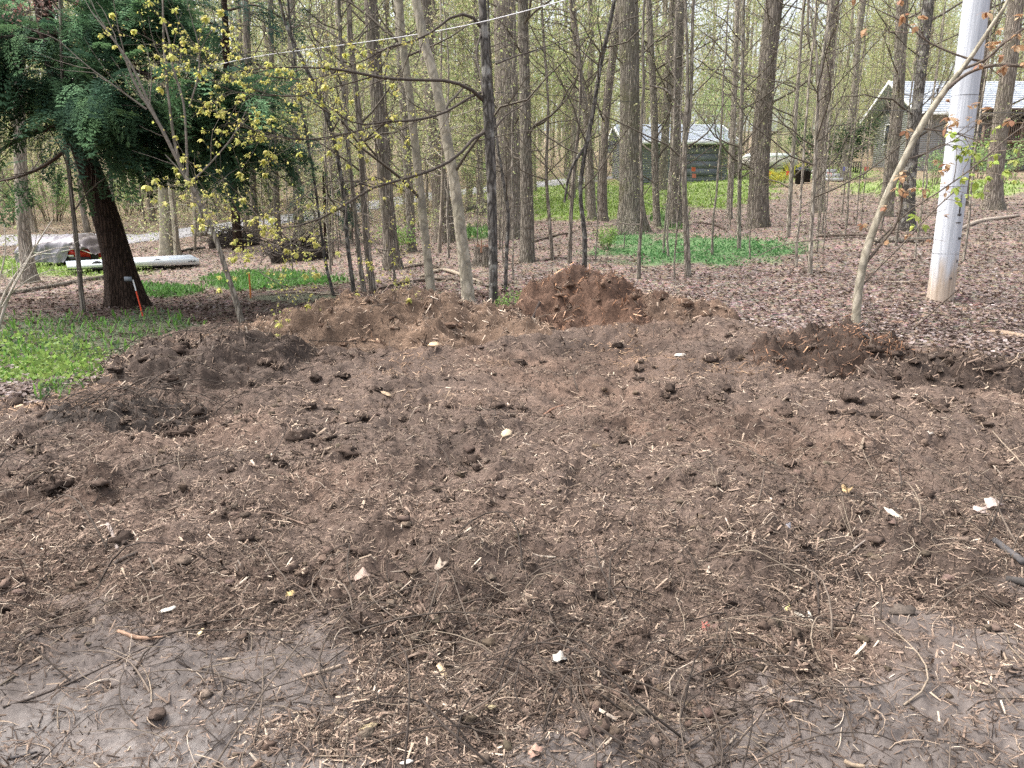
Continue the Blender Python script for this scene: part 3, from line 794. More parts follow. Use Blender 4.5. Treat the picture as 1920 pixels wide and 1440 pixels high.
def build_ground_plants():
    rng = RNG(15)
    # broad small leaves: lime herb patch and mint green patch
    def cover(kinds, n, box_, size, col, name, label, h, aspect=.75, cvar=.3):
        px = rng.uniform(box_[0], box_[1], n); py = rng.uniform(box_[2], box_[3], n)
        P = cast(px, py); x, y = P[:, 0], P[:, 1]
        k = rng.random(n) < patch_mask(kinds, px, py, x, y) * (1 - clear_mask(x, y)) * sstep(-.55, .15, fbm(x * 3, y * 3, 2, 161))
        x, y = x[k], y[k]
        pos = np.stack([x, y, H1(x, y) + h * rng.random(len(x)) ** 1.3 * (.4 + .8 * sstep(-.3, .4, fbm(x * 2.2, y * 2.2, 2, 163)))], -1)
        V, t, c = leaf_quads(rng, pos, size, col, cvar, -.35, aspect)
        tag(link(name, mk_mesh(name, V, None, t, M["leaf"], c)), label, "ground cover", None, "stuff")
    cover(("lime",), 9000, (-160, 260, 625, 760), .05, (.22, .32, .085), "lime_ground_cover", "bright lime green leafy herbs at the left edge of the mulch", .14)
    cover(("mint",), 6500, (-160, 420, 560, 780), .042, (.105, .165, .085), "green_ground_cover", "mid green creeping plants between hemlock trunk and root heap", .09)
    cover(("vinca",), 13000, (1080, 1540, 430, 510), .055, (.09, .215, .075), "periwinkle_patch", "green periwinkle carpet under the trees right of centre", .13, .6)
    def blades(kinds, n, box_, hgt, col, name, label):
        px = rng.uniform(box_[0], box_[1], n); py = rng.uniform(box_[2], box_[3], n)
        P = cast(px, py); x, y = P[:, 0], P[:, 1]
        k = rng.random(n) < patch_mask(kinds, px, py, x, y) * (1 - clear_mask(x, y))
        x, y = x[k], y[k]; n = len(x)
        b = np.stack([x, y, H1(x, y) - .005], -1)
        az = rng.uniform(0, 2 * PI, n); ln = rng.uniform(.1, .7, n)
        hh = hgt * rng.uniform(.5, 1.3, n)
        d = np.stack([np.cos(az) * ln, np.sin(az) * ln, np.ones(n)], -1) * hh[:, None]
        s = np.stack([-np.sin(az), np.cos(az), np.zeros(n)], -1) * (.004 + .0007 * np.hypot(x, y))[:, None]
        V = np.stack([b - s, b + s, b + d * .6 + s * .8, b + d * .6 - s * .8, b + d * np.array([1.3, 1.3, .9])], 1).reshape(-1, 3)
        q = np.arange(n)[:, None] * 5
        c = np.repeat(np.array(col) * rng.uniform(.7, 1.35, (n, 1)) * rng.uniform(.92, 1.08, (n, 3)), 5, 0)
        tag(link(name, mk_mesh(name, V, q + np.array([[0, 1, 2, 3]]), q + np.array([[3, 2, 4]]), M["leaf"], c)), label, "grass", None, "stuff")
    blades(("grass",), 9000, (180, 680, 500, 560), .11, (.09, .19, .05), "woodland_grass", "low bright grass beyond the hemlock trunk and survey stake")
    blades(("grass",), 3000, (840, 1310, 385, 455), .25, (.09, .19, .05), "grass_tufts", "grass tufts around the bases of the big trunks near centre")
    blades(("lawn",), 14000, (860, 1480, 300, 425), .12, (.24, .34, .08), "garage_lawn", "yellow green lawn and weeds in front of the grey garage")
    blades(("lawn",), 5000, (-100, 320, 470, 530), .10, (.22, .32, .08), "left_lawn", "sunlit lawn around the tarp covered car at far left")
    blades(("lawn",), 5000, (1480, 2050, 300, 380), .12, (.18, .26, .06), "house_lawn", "yellow green lawn in front of the house at far right")
    blades(("mint", "lime"), 2000, (-160, 420, 560, 760), .13, (.12, .24, .05), "edge_grass", "taller grass blades among the green plants at left edge")
build_ground_plants()

# ------------------------------------------------------------------ trees
def trunk_geo(g, rng, P, R, sides, flare=.6, lump=.06, col=(.5, .5, .5), fh=.25, lobes=5):
    """one tapering trunk with an uneven cross-section and spreading root flare"""
    K = len(P)
    T = nrm(np.gradient(P, axis=0)); ref = np.array([1., 0, 0])
    B = nrm(np.cross(T, ref)); Nn = np.cross(B, T)
    th = np.arange(sides) * 2 * PI / sides
    h = P[:, 2] - P[0, 2]
    ph = rng.uniform(0, 6, 4)
    rad = 1 + lump * (np.sin(2 * th[None] + ph[0] + h[:, None] * .9) + .7 * np.sin(3 * th[None] + ph[1] - h[:, None] * 1.7)) + lump * .5 * rng.normal(size=(K, sides))
    fl = flare * np.exp(-h / fh)[:, None] * (.75 + .45 * np.cos(lobes * th[None] + ph[2]) + .2 * np.cos(3 * th[None] + ph[3]))
    rad = rad * (1 + np.maximum(fl, 0)) * R[:, None]
    V = P[:, None] + rad[..., None] * (np.cos(th)[None, :, None] * Nn[:, None] + np.sin(th)[None, :, None] * B[:, None])
    k = np.arange(K - 1)[:, None] * sides; s = np.arange(sides)[None]; s1 = (s + 1) % sides
    q = np.stack([k + s, k + s1, k + sides + s1, k + sides + s], -1).reshape(-1, 4)
    q = q[:, ::-1]
    g.add(V.reshape(-1, 3), q, col=col)

YG = np.array([[.43, .46, .20], [.37, .43, .19], [.50, .50, .28], [.32, .39, .17], [.47, .44, .26]])

def crown_geo(rng, P, R, n1, t0, t1, L1, ang1, n2, leaves, lsize, zmax=99, pal=YG, tw=(.10, .085, .065), n3=0, up=.05):
    """branch mesh and leaf mesh for one trunk line (local coordinates)"""
    g = Geo(); lg = Geo()
    P1, R1 = sprout(rng, P[None], R[None], n1, t0, t1, L1, ang1, 7, up, .24, .42, .011)
    R1 = np.maximum(R1, .002)
    V, q = tubes(P1, R1, 4); g.add(V, q, col=np.array(tw))
    tips = [P1[:, 4:].reshape(-1, 3)]
    Ll = float(np.mean(L1))
    if n2:
        P2, R2 = sprout(rng, P1, R1, n2, .25, .98, (Ll * .22, Ll * .55), (.4, 1.1), 5, .04, .2, .6, .012)
        R2 = np.maximum(R2, .0013)
        V, q = tubes(P2, R2, 3); g.add(V, q, col=np.array(tw) * 1.15)
        tips.append(P2[:, 2:].reshape(-1, 3))
        if n3:
            P3, R3 = sprout(rng, P2, R2, n3, .3, .98, (Ll * .08, Ll * .25), (.4, 1.1), 4, .03, .2, .6, .012)
            V, q = tubes(P3, np.maximum(R3, .001), 3); g.add(V, q, col=np.array(tw) * 1.25)
            tips.append(P3[:, 1:].reshape(-1, 3))
    tips = np.concatenate(tips)
    if leaves:
        pos = tips[rng.integers(0, len(tips), leaves)] + rng.normal(0, lsize * 2.2, (leaves, 3))
        V, t, c = leaf_quads(rng, pos, lsize, pal[rng.integers(0, len(pal), leaves)], .25, .2)
        lg.add(V, None, t, c)
    return g, lg

def grow_line(pts, top, K, taper=.55, d=None):
    """pixel polyline [(px,py,width)] rooted on the ground -> world line and radii, carried on above the frame"""
    b = cast(np.array([pts[0][0]], float), np.array([pts[0][1]], float))[0]
    if d is not None:
        b = pix3(pts[0][0], pts[0][1], d); b[2] = float(H1(b[0], b[1]))
    y = b[1]
    W = [np.array([b[0], b[1], float(H1(b[0], b[1])) - .12])]
    r = [pts[0][2] * .5 * pxsize(y, b[2])]
    for px, py, w in pts[1:]:
        p = pix3(px, py, y); W.append(p); r.append(w * .5 * pxsize(y, p[2]))
    W = np.array(W); r = np.array(r)
    dv = nrm(W[-1] - W[-2]); dv = nrm(dv + np.array([0, 0, .5]))
    zt = top
    if zt > W[-1, 2] + .5:
        e = W[-1] + dv * (zt - W[-1, 2]) / dv[2]
        W = np.vstack([W, e]); r = np.append(r, r[-1] * taper)
    A = resample(np.concatenate([W, r[:, None]], 1), K)
    return A[:, :3], np.maximum(A[:, 3], .003), b

def placed_tree(label, kind, pts, top=None, nb=14, leaves=250, ls=.045, flare=.5, bl=(.7, 3.0), cat="tree", name="tree", group=None, fork=None, seed=0, pal=YG, bt0=.18, d=None, tw=(.10, .085, .065), lump=.05, n2=5):
    rng = RNG(1000 + seed)
    P, R, b = grow_line(pts, top or (6 + pts[0][2] * .15), 26, d=d)
    base = np.array([b[0], b[1], float(H1(b[0], b[1]))])
    root = empty(name, base, label, cat, group)
    g = Geo()
    wpx = pts[0][2]
    sides = 18 if wpx > 18 else (12 if wpx > 9 else 8)
    trunk_geo(g, rng, P - base, R, sides, flare, lump, fh=.12 + R[0] * .8)
    if fork:
        for fp in fork:
            fp = list(fp)
            W = np.array([pix3(px, py, base[1]) for px, py, w in fp]); rr = np.array([w * .5 * pxsize(base[1], p[2]) for (px, py, w), p in zip(fp, W)])
            dv = nrm(W[-1] - W[-2])
            if fp[-1][1] < 40:
                W = np.vstack([W, W[-1] + dv * 2.5]); rr = np.append(rr, rr[-1] * .6)
            A = resample(np.concatenate([W, rr[:, None]], 1), 16)
            trunk_geo(g, rng, A[:, :3] - base, np.maximum(A[:, 3], .003), max(6, sides - 4), 0, lump)
    g.obj("trunk", M[kind], root, True)
    if nb:
        cg, lg = crown_geo(rng, P - base, R, int(nb * 1.35), bt0, .98, bl, (.6, 1.35), n2, leaves, ls, pal=pal, tw=tw)
        c = cg.obj("crown", M["twig"], root)
        if lg.n:
            o = lg.obj("leaves", M["leaf"], c); o["kind"] = "stuff"
    return root, P, R, base

GROUPW = "trees standing behind the clearing"
TREES = [
 # label, bark, [(px,py,width)...], options
 ("furrowed dark brown tree left of the three front trunks, fire scar at its foot", "brown", [(738, 505, 32), (727, 400, 27), (718, 300, 26), (705, 150, 25), (695, 0, 24)], dict(nb=16, leaves=260)),
 ("slim pale grey tree, first of three trunks rising behind the long mulch ridge", "pale", [(812, 566, 18), (800, 470, 17), (785, 330, 16), (770, 200, 15), (755, 80, 14), (748, 0, 14)], dict(nb=10, leaves=120, flare=.25)),
 ("tan leaning tree with splintered bark, middle of the three trunks behind the ridge", "pale", [(882, 582, 25), (868, 470, 23), (850, 330, 21), (822, 180, 19), (800, 90, 18), (780, 0, 17)], dict(nb=8, leaves=100, flare=.2)),
 ("broad dull brown trunk standing behind the slim pale grey tree", "brown", [(838, 452, 36), (826, 360, 32), (815, 270, 30), (805, 150, 28), (795, 0, 26)], dict(nb=16, leaves=300)),
 ("wide reddish brown trunk just right of the blotched maple stem", "brown", [(958, 448, 52), (955, 380, 46), (952, 300, 44), (950, 150, 44), (946, 0, 42)], dict(nb=18, leaves=300, flare=.35)),
 ("straight grey brown tree beside the wide reddish brown trunk", "grey", [(990, 492, 27), (989, 420, 24), (986, 300, 22), (984, 150, 21), (980, 0, 20)], dict(nb=14, leaves=240, flare=.35)),
 ("thin dark crooked sapling between blotched maple and straight grey brown tree", "dark", [(947, 545, 7), (950, 470, 7), (953, 400, 7), (942, 330, 6), (930, 250, 5), (920, 120, 4), (915, 0, 4)], dict(nb=10, leaves=90, flare=.1)),
 ("thin bent sapling left of the tallest mulch heap with curving foot", "brown", [(1037, 490, 7), (1030, 410, 6), (1024, 320, 6), (1028, 200, 5), (1020, 80, 5), (1015, 0, 4)], dict(nb=14, leaves=140, flare=.1)),
 ("slender sapling directly behind the tallest mulch heap, leaning right at top", "brown", [(1068, 495, 8), (1070, 420, 7), (1076, 320, 7), (1088, 200, 6), (1085, 80, 5), (1070, 0, 5)], dict(nb=14, leaves=140, flare=.1)),
 ("dark crooked young tree rising from the tallest mulch heap and leaning right", "dark", [(1095, 520, 9), (1096, 440, 9), (1088, 360, 7), (1098, 280, 8), (1112, 210, 8), (1128, 110, 8), (1152, 0, 8)], dict(nb=12, leaves=120, flare=.1, fork=[[(1100, 270, 7), (1070, 320, 5), (1058, 380, 4)]])),
 ("double grey brown stem left of the largest trunk, nearer one", "grey", [(1110, 412, 16), (1107, 330, 14), (1100, 230, 13), (1085, 120, 12), (1072, 0, 12)], dict(nb=14, leaves=240)),
 ("double grey brown stem left of the largest trunk, the right leaning one", "brown", [(1130, 415, 18), (1130, 330, 16), (1138, 200, 15), (1152, 80, 15), (1164, 0, 14)], dict(nb=14, leaves=240)),
 ("largest tree in the woods with ridged bark and wide flaring foot", "tulip", [(1185, 436, 50), (1183, 390, 45), (1182, 300, 42), (1181, 150, 37), (1178, 0, 36)], dict(nb=14, leaves=260, flare=.7, bt0=.3, lump=.035)),
 ("straight smooth grey tree just right of the largest trunk", "grey", [(1233, 424, 15), (1229, 340, 13), (1226, 200, 13), (1220, 80, 12), (1216, 0, 11)], dict(nb=14, leaves=220)),
 ("dark leaning trunk passing in front of the grey garage roof", "brown", [(1241, 356, 16), (1246, 280, 16), (1252, 170, 15), (1258, 60, 14), (1262, 0, 14)], dict(nb=12, leaves=220)),
 ("stout grey tree in front of the garage wall with lumpy foot", "grey", [(1267, 424, 24), (1266, 350, 21), (1268, 200, 20), (1272, 80, 19), (1276, 0, 18)], dict(nb=14, leaves=240, flare=.5)),
 ("slim forked tree standing at the edge of the periwinkle patch", "grey", [(1291, 522, 12), (1287, 440, 11), (1283, 350, 10), (1284, 250, 9), (1289, 180, 7), (1288, 80, 6), (1285, 0, 6)], dict(nb=10, leaves=120, flare=.15, fork=[[(1284, 270, 8), (1292, 230, 7), (1297, 150, 6), (1298, 60, 6), (1300, 0, 6)], [(1284, 240, 5), (1275, 205, 4), (1250, 170, 4), (1218, 160, 3)]])),
 ("slim grey tree at the right end of the garage", "grey", [(1367, 412, 12), (1371, 320, 11), (1376, 200, 10), (1380, 80, 9), (1383, 0, 9)], dict(nb=14, leaves=200)),
 ("thin grey pole tree rising out of the periwinkle patch", "grey", [(1386, 472, 9), (1386, 390, 8), (1388, 280, 8), (1392, 150, 7), (1394, 0, 6)], dict(nb=14, leaves=160, flare=.1)),
 ("stout tree wrapped in vines beside the periwinkle patch", "brown", [(1421, 428, 38), (1423, 350, 34), (1430, 220, 34), (1440, 110, 34), (1452, 0, 32)], dict(nb=26, leaves=420, flare=.35, bt0=.1)),
 ("thin crooked sapling left of the leaning sapling, small log at its foot", "grey", [(1520, 516, 9), (1521, 430, 8), (1527, 330, 8), (1533, 200, 7), (1545, 90, 6), (1560, 0, 6)], dict(nb=16, leaves=140, flare=.1, fork=[[(1535, 180, 6), (1530, 90, 5), (1515, 0, 4)]])),
 ("mid grey tree between the vine wrapped tree and the dark evergreen shrub", "brown", [(1532, 398, 24), (1537, 310, 22), (1545, 200, 21), (1556, 90, 20), (1563, 0, 20)], dict(nb=14, leaves=240)),
 ("slim curved tree standing behind the black bench", "grey", [(1581, 338, 15), (1590, 260, 14), (1602, 180, 13), (1608, 90, 12), (1618, 0, 11)], dict(nb=12, leaves=220)),
 ("grey trunk in front of the house gable", "grey", [(1660, 405, 24), (1672, 300, 22), (1683, 200, 22), (1688, 90, 21), (1692, 0, 20)], dict(nb=14, leaves=220)),
 ("ivy covered dark trunk before the pale house roof", "dark", [(1702, 432, 24), (1706, 330, 22), (1718, 210, 20), (1730, 110, 20), (1742, 0, 19)], dict(nb=22, leaves=380, bt0=.1)),
 ("brown trunk just right of the wooden pole", "brown", [(1860, 392, 34), (1866, 320, 30), (1878, 220, 28), (1892, 120, 26), (1906, 0, 26)], dict(nb=14, leaves=240)),
 ("upright dark trunk behind the upper part of the wooden pole", "brown", [(1800, 385, 22), (1812, 280, 21), (1835, 150, 20), (1850, 0, 19)], dict(nb=12, leaves=200)),
 ("thin sapling between the vine wrapped tree and crooked sapling", "grey", [(1478, 445, 8), (1483, 340, 8), (1492, 220, 7), (1500, 100, 6), (1508, 0, 6)], dict(nb=16, leaves=180, flare=.1)),
 ("leaning grey trunk at far left beside the tarp covered car", "grey", [(58, 530, 26), (46, 450, 22), (40, 340, 21), (36, 200, 20), (32, 0, 19)], dict(nb=14, leaves=200)),
 ("thin dark stem left of the hemlock trunk, crossing the tarp", "brown", [(155, 585, 10), (150, 520, 8.5), (142, 440, 8), (130, 330, 7), (118, 200, 6), (112, 0, 5)], dict(nb=14, leaves=60, flare=.2)),
 ("broad pale trunk right of the white flat trailer near the road", "pale", [(316, 476, 30), (313, 420, 26), (309, 340, 25), (304, 200, 24), (300, 0, 23)], dict(nb=12, leaves=260)),
 ("slimmer pale trunk paired with the broad one near the road", "pale", [(333, 480, 12), (328, 420, 11), (320, 330, 11), (316, 200, 10), (312, 0, 9)], dict(nb=10, leaves=200)),
 ("pale trunk beside the road above the dark brush pile", "pale", [(374, 442, 20), (370, 380, 18), (364, 280, 17), (360, 150, 16), (356, 0, 16)], dict(nb=12, leaves=260)),
 ("curvy dark sapling left of the fire scarred tree", "dark", [(665, 548, 9), (652, 460, 8), (641, 340, 8), (612, 210, 8), (575, 130, 7), (542, 60, 6), (524, 0, 6)], dict(nb=14, leaves=160, flare=.1)),
 ("brown clump stem nearest the fire scarred tree", "brown", [(700, 545, 14), (688, 460, 12), (680, 340, 11), (671, 200, 11), (657, 80, 11), (654, 0, 10)], dict(nb=14, leaves=180, flare=.2)),
 ("pale clump stem between curvy sapling and brown stem", "grey", [(684, 550, 10), (672, 470, 9), (664, 380, 8), (650, 250, 8), (640, 100, 7), (635, 0, 7)], dict(nb=12, leaves=160, flare=.1)),
 ("thin dark leaning sapling above the left end of the ridge", "dark", [(629, 556, 6), (612, 500, 6), (603, 440, 5), (588, 330, 5), (565, 200, 5), (548, 80, 4), (540, 0, 4)], dict(nb=12, leaves=130, flare=.1)),
 ("dark trunk beside road between pale trunk and clump", "brown", [(478, 452, 16), (476, 380, 14), (470, 250, 13), (464, 100, 13), (460, 0, 12)], dict(nb=14, leaves=260)),
 ("grey trunk rising left of the clump near the road bend", "grey", [(562, 445, 20), (558, 360, 18), (552, 220, 17), (548, 100, 16), (545, 0, 16)], dict(nb=14, leaves=260)),
 ("second grey trunk right of the pale road trunk", "grey", [(522, 448, 12), (518, 360, 11), (512, 220, 11), (509, 100, 10), (507, 0, 10)], dict(nb=14, leaves=240)),
 ("grey trunk glimpsed between brown clump stem and slim pale tree", "grey", [(772, 470, 18), (768, 380, 16), (760, 250, 15), (752, 120, 15), (745, 0, 14)], dict(nb=14, leaves=240)),
]
for i, (lab, kind, pts, op) in enumerate(TREES):
    placed_tree(lab, kind, pts, group=GROUPW, seed=i, **op)

# --- leaf clusters of the young maple: four shapes shared by all copies
def cluster_mesh(seed, pal, size=.048, n=9):
    rng = RNG(seed); g = Geo()
    for k in range(n):
        az = rng.uniform(0, 2 * PI); el = rng.uniform(-1.2, .5)
        d = np.array([math.cos(az) * math.cos(el), math.sin(az) * math.cos(el), math.sin(el)])
        s = nrm(np.cross(d, [0, 0, 1.0])); L = size * rng.uniform(.7, 1.25); W = L * .36; dr = np.array([0, 0, -1.0])
        c = pal[rng.integers(0, len(pal))] * rng.uniform(.75, 1.25)
        o = d * size * .12
        V = [o, o + d * L * .45 + s * W, o + d * L * .5 + dr * L * .02, o + d * L * .45 - s * W, o + d * L * .8 + s * W * .8 + dr * L * .2, o + d * L * 1.05 + dr * L * .4, o + d * L * .8 - s * W * .8 + dr * L * .2]
        g.add(V, None, [[0, 1, 2], [0, 2, 3], [1, 4, 2], [2, 6, 3], [2, 4, 5], [2, 5, 6]], c)
    return g.mesh("leaf_cluster", M["leaf"])
YEL = np.array([[.60, .56, .15], [.52, .52, .15], [.64, .58, .22], [.46, .49, .14]])
ORA = np.array([[.42, .24, .13], [.48, .30, .17], [.36, .19, .12], [.52, .38, .24]])
LIM = np.array([[.40, .50, .13], [.34, .46, .10], [.48, .52, .16]])
CL_Y = [cluster_mesh(300 + k, YEL) for k in range(5)]
CL_O = [cluster_mesh(320 + k, ORA, .065, 6) for k in range(4)]
CL_G = [cluster_mesh(340 + k, LIM, .06, 7) for k in range(4)]
def hang(rng, meshes, pos, parent, base, s=(.7, 1.25)):
    for p in pos:
        o = bpy.data.objects.new("leaf_cluster", meshes[rng.integers(0, len(meshes))])
        COL.objects.link(o); o.parent = parent
        o.location = p - base; k = rng.uniform(*s); o.scale = (k, k, k)
        o.rotation_euler = (rng.normal(0, .3), rng.normal(0, .3), rng.uniform(0, 2 * PI))

def traced(lines):
    """[(d0, d1, [(px,py,w)...])] -> P (M,14,3), R"""
    Ps, Rs = [], []
    for d0, d1, pts in lines:
        n = len(pts); ds = np.linspace(d0, d1, n)
        W = np.array([pix3(p[0], p[1], d) for p, d in zip(pts, ds)])
        r = np.array([p[2] * .5 * pxsize(d, w[2]) for p, d, w in zip(pts, ds, W)])
        A = resample(np.concatenate([W, r[:, None]], 1), 16)
        Ps.append(A[:, :3]); Rs.append(np.maximum(A[:, 3], .0012))
    return np.array(Ps), np.array(Rs)

def build_maple():
    rng = RNG(500)
    root, P, R, base = placed_tree("blotched dark maple, rightmost of the three front trunks, long limbs of yellow leaves", "dark",
        [(925, 596, 18), (925, 520, 17), (924, 440, 17), (920, 300, 18), (914, 200, 18), (909, 100, 16), (904, 0, 15)], nb=0, flare=.15, seed=77, top=7.5, group=GROUPW, lump=.07)
    y = base[1]
    L = [
     (y, y - 1.6, [(907, 188, 9), (880, 166, 7), (840, 152, 6.5), (790, 150, 6), (740, 148, 6), (700, 143, 6), (640, 131, 5), (560, 126, 3.5), (480, 129, 2.5), (420, 140, 1.5)]),
     (y, y - .9, [(905, 55, 7), (880, 28, 6), (845, 33, 5.5), (810, 60, 5), (770, 78, 4.5), (725, 90, 4), (690, 110, 3), (640, 130, 2), (560, 160, 1.3)]),
     (y, y - 1.3, [(910, 170, 6), (880, 183, 5), (840, 208, 5), (800, 221, 5), (760, 227, 5), (720, 228, 4.5), (690, 234, 4), (650, 225, 3), (625, 205, 2.4), (618, 180, 1.5)]),
     (y, y - 1.9, [(910, 247, 7), (885, 262, 6), (860, 290, 6), (820, 315, 5.5), (760, 335, 5.5), (700, 352, 5), (650, 382, 4.5), (605, 408, 4), (540, 427, 3.4), (440, 433, 2.4), (380, 425, 1.2)]),
     (y - .5, y - 1.8, [(740, 228, 3.5), (690, 240, 3), (640, 252, 3), (560, 262, 2.4), (480, 245, 2), (430, 230, 1.2)]),
     (y - .5, y - 2.0, [(700, 143, 3.5), (640, 160, 3), (560, 180, 2.6), (500, 176, 2.2), (440, 150, 1.8), (370, 110, 1.4), (300, 85, 1), (250, 55, .8)]),
     (y - .6, y - 1.9, [(640, 131, 3), (590, 148, 2.4), (520, 145, 2), (450, 128, 1.6), (390, 95, 1.2), (340, 70, .8)]),
     (y - .6, y - 2.2, [(560, 180, 2.4), (480, 178, 2), (420, 165, 1.6), (385, 135, 1.2), (372, 90, .8)]),
     (y - .8, y - 2.0, [(650, 250, 2.4), (600, 262, 2), (540, 258, 1.8), (480, 255, 1.4), (425, 248, 1)]),
     (y - .8, y - 2.2, [(700, 352, 3), (660, 340, 2.4), (600, 345, 2), (540, 390, 2), (490, 400, 1.6), (443, 360, 1.3), (400, 314, 1)]),
     (y - 1, y - 2.4, [(650, 382, 3), (640, 440, 2.4), (590, 470, 2), (540, 465, 2), (480, 440, 1.6), (433, 410, 1.3), (378, 352, 1)]),
     (y - 1, y - 2.4, [(605, 408, 2.4), (560, 450, 2), (505, 475, 1.8), (485, 505, 1.4), (520, 530, 1.2), (562, 552, 1)]),
     (y - .6, y - 1.4, [(690, 356, 2.4), (680, 410, 2), (700, 460, 2), (740, 490, 1.4), (775, 520, 1)]),
     (y, y + .6, [(930, 120, 4), (960, 108, 3), (1000, 95, 2.4), (1050, 78, 2), (1110, 55, 1.4)]),
     (y, y + .8, [(925, 245, 5), (950, 215, 3), (990, 190, 2), (1020, 150, 1.5), (1040, 100, 1)]),
     (y, y - .6, [(903, 60, 4), (893, 100, 3.5), (900, 140, 3), (905, 180, 3)]),
    ]
    Pb, Rb = traced(L)
    g = Geo(); V, q = tubes(Pb - base, Rb, 6); g.add(V, q, col=(.085, .07, .058))
    P2, R2 = sprout(rng, Pb[:13], Rb[:13], 15, .2, 1.0, (.25, .8), (.4, 1.1), 6, -.03, .16, .6, .008, flat=.35)
    V, q = tubes(P2 - base, np.maximum(R2, .0016), 4); g.add(V, q, col=(.12, .10, .08))
    P3, R3 = sprout(rng, P2, R2, 2, .3, .95, (.1, .35), (.4, 1.0), 4, -.03, .16, .7, .008)
    V, q = tubes(P3 - base, np.maximum(R3, .0012), 3); g.add(V, q, col=(.15, .125, .095))
    c = g.obj("crown", M["twig"], root)
    tt = np.concatenate([P3[:, 1:].reshape(-1, 3), P2[:, 2:].reshape(-1, 3)]); ps = tt[rng.integers(0, len(tt), 2200)] + rng.normal(0, .02, (2200, 3)) - base
    lg = Geo(); V, t_, cc = leaf_quads(rng, ps, .032, YEL[rng.integers(0, 4, 2200)], .3, .4); lg.add(V, None, t_, cc); lg.obj("small_leaves", M["leaf"], c)["kind"] = "stuff"
    tips = np.concatenate([P2[:, -1], P2[:, 3], P3[:, -1], Pb[:12, -1], Pb[:12, -4]])
    px, py = proj(tips[:, 0], tips[:, 1], tips[:, 2])
    k = np.where((px < 900) & (rng.random(len(px)) < np.where(px < 760, .95, .45)))[0]
    k = rng.permutation(k)[:285]
    hang(rng, CL_Y, tips[k], c, base, (.5, 1.0))
build_maple()

def build_right_sapling():
    rng = RNG(520)
    root, P, R, base = placed_tree("greenish grey leaning sapling growing from the dark mulch heap beside the pole", "pale",
        [(1604, 616, 17), (1610, 545, 15), (1622, 480, 15), (1640, 425, 14), (1668, 355, 14), (1695, 300, 13), (1725, 240, 13), (1770, 172, 12), (1815, 115, 9), (1868, 35, 7), (1890, 0, 6)], nb=0, flare=.1, seed=88, top=4.6, group=GROUPW)
    y = base[1]
    L = [
     (y, y - .3, [(1770, 172, 9), (1810, 140, 7), (1850, 125, 6), (1890, 122, 6), (1960, 130, 5)]),
     (y, y - .2, [(1800, 132, 6), (1850, 110, 6), (1885, 78, 6), (1940, 40, 5)]),
     (y, y + .3, [(1845, 116, 5), (1800, 105, 4), (1740, 78, 3.4), (1700, 45, 3), (1660, 25, 2), (1610, 0, 1.5)]),
     (y, y - .2, [(1618, 500, 6), (1650, 460, 5), (1680, 420, 4.5), (1692, 370, 4), (1690, 330, 3)]),
     (y, y - .6, [(1640, 460, 4), (1700, 400, 3.4), (1760, 360, 3), (1830, 310, 3), (1900, 250, 2.4), (1960, 215, 2)]),
     (y, y + .2, [(1612, 540, 4), (1650, 500, 3), (1700, 450, 3), (1745, 400, 2.4), (1800, 350, 2)]),
     (y, y - .8, [(1680, 640, 4), (1720, 610, 3), (1765, 570, 2.6), (1800, 540, 2)]),
     (y, y - .5, [(1680, 640, 4), (1730, 630, 3), (1780, 612, 2)]),
     (y, y + .2, [(1650, 455, 3), (1610, 445, 2.6), (1560, 448, 2.4), (1490, 455, 2), (1440, 470, 1.6), (1395, 500, 1.2)]),
     (y, y - .3, [(1725, 240, 4), (1790, 250, 3), (1830, 262, 2.2), (1880, 262, 1.6)]),
     (y, y - .3, [(1695, 300, 3), (1740, 285, 2.2), (1790, 262, 1.8), (1830, 235, 1.4)]),
    ]
    Pb, Rb = traced(L)
    g = Geo(); V, q = tubes(Pb - base, Rb, 6); g.add(V, q, col=(.13, .105, .085))
    kk = [0, 1, 2, 3, 4, 5, 9, 10]
    P2, R2 = sprout(rng, Pb[kk], Rb[kk], 8, .2, 1.0, (.15, .55), (.4, 1.1), 6, -.02, .16, .6, .008)
    V, q = tubes(P2 - base, np.maximum(R2, .0014), 4); g.add(V, q, col=(.19, .15, .12))
    c = g.obj("crown", M["twig"], root)
    tips = np.concatenate([P2[:, -1], P2[:, 3]])
    px, py = proj(tips[:, 0], tips[:, 1], tips[:, 2])
    low = (py > 230) & (px > 1780)
    hang(rng, CL_O, tips[~low][rng.permutation((~low).sum())[:46]], c, base, (.6, 1.1))
    hang(rng, CL_G, tips[low][rng.permutation(low.sum())[:22]], c, base, (.6, 1.1))
    fix = [(1765, 320), (1695, 362), (1660, 388), (1770, 405), (1775, 238), (1795, 225), (1690, 330), (1830, 195), (1895, 225), (1700, 245), (1850, 22), (1868, 85), (1905, 85)]
    hang(rng, CL_O, [pix3(a, b, y - .25) for a, b in fix], c, base, (.8, 1.2))
    fix = [(1800, 335), (1830, 340), (1850, 330), (1880, 320), (1870, 290), (1905, 300), (1840, 360), (1790, 350), (1720, 405), (1735, 420), (1715, 425)]
    hang(rng, CL_G, [pix3(a, b, y - .3) for a, b in fix], c, base, (.9, 1.4))
build_right_sapling()

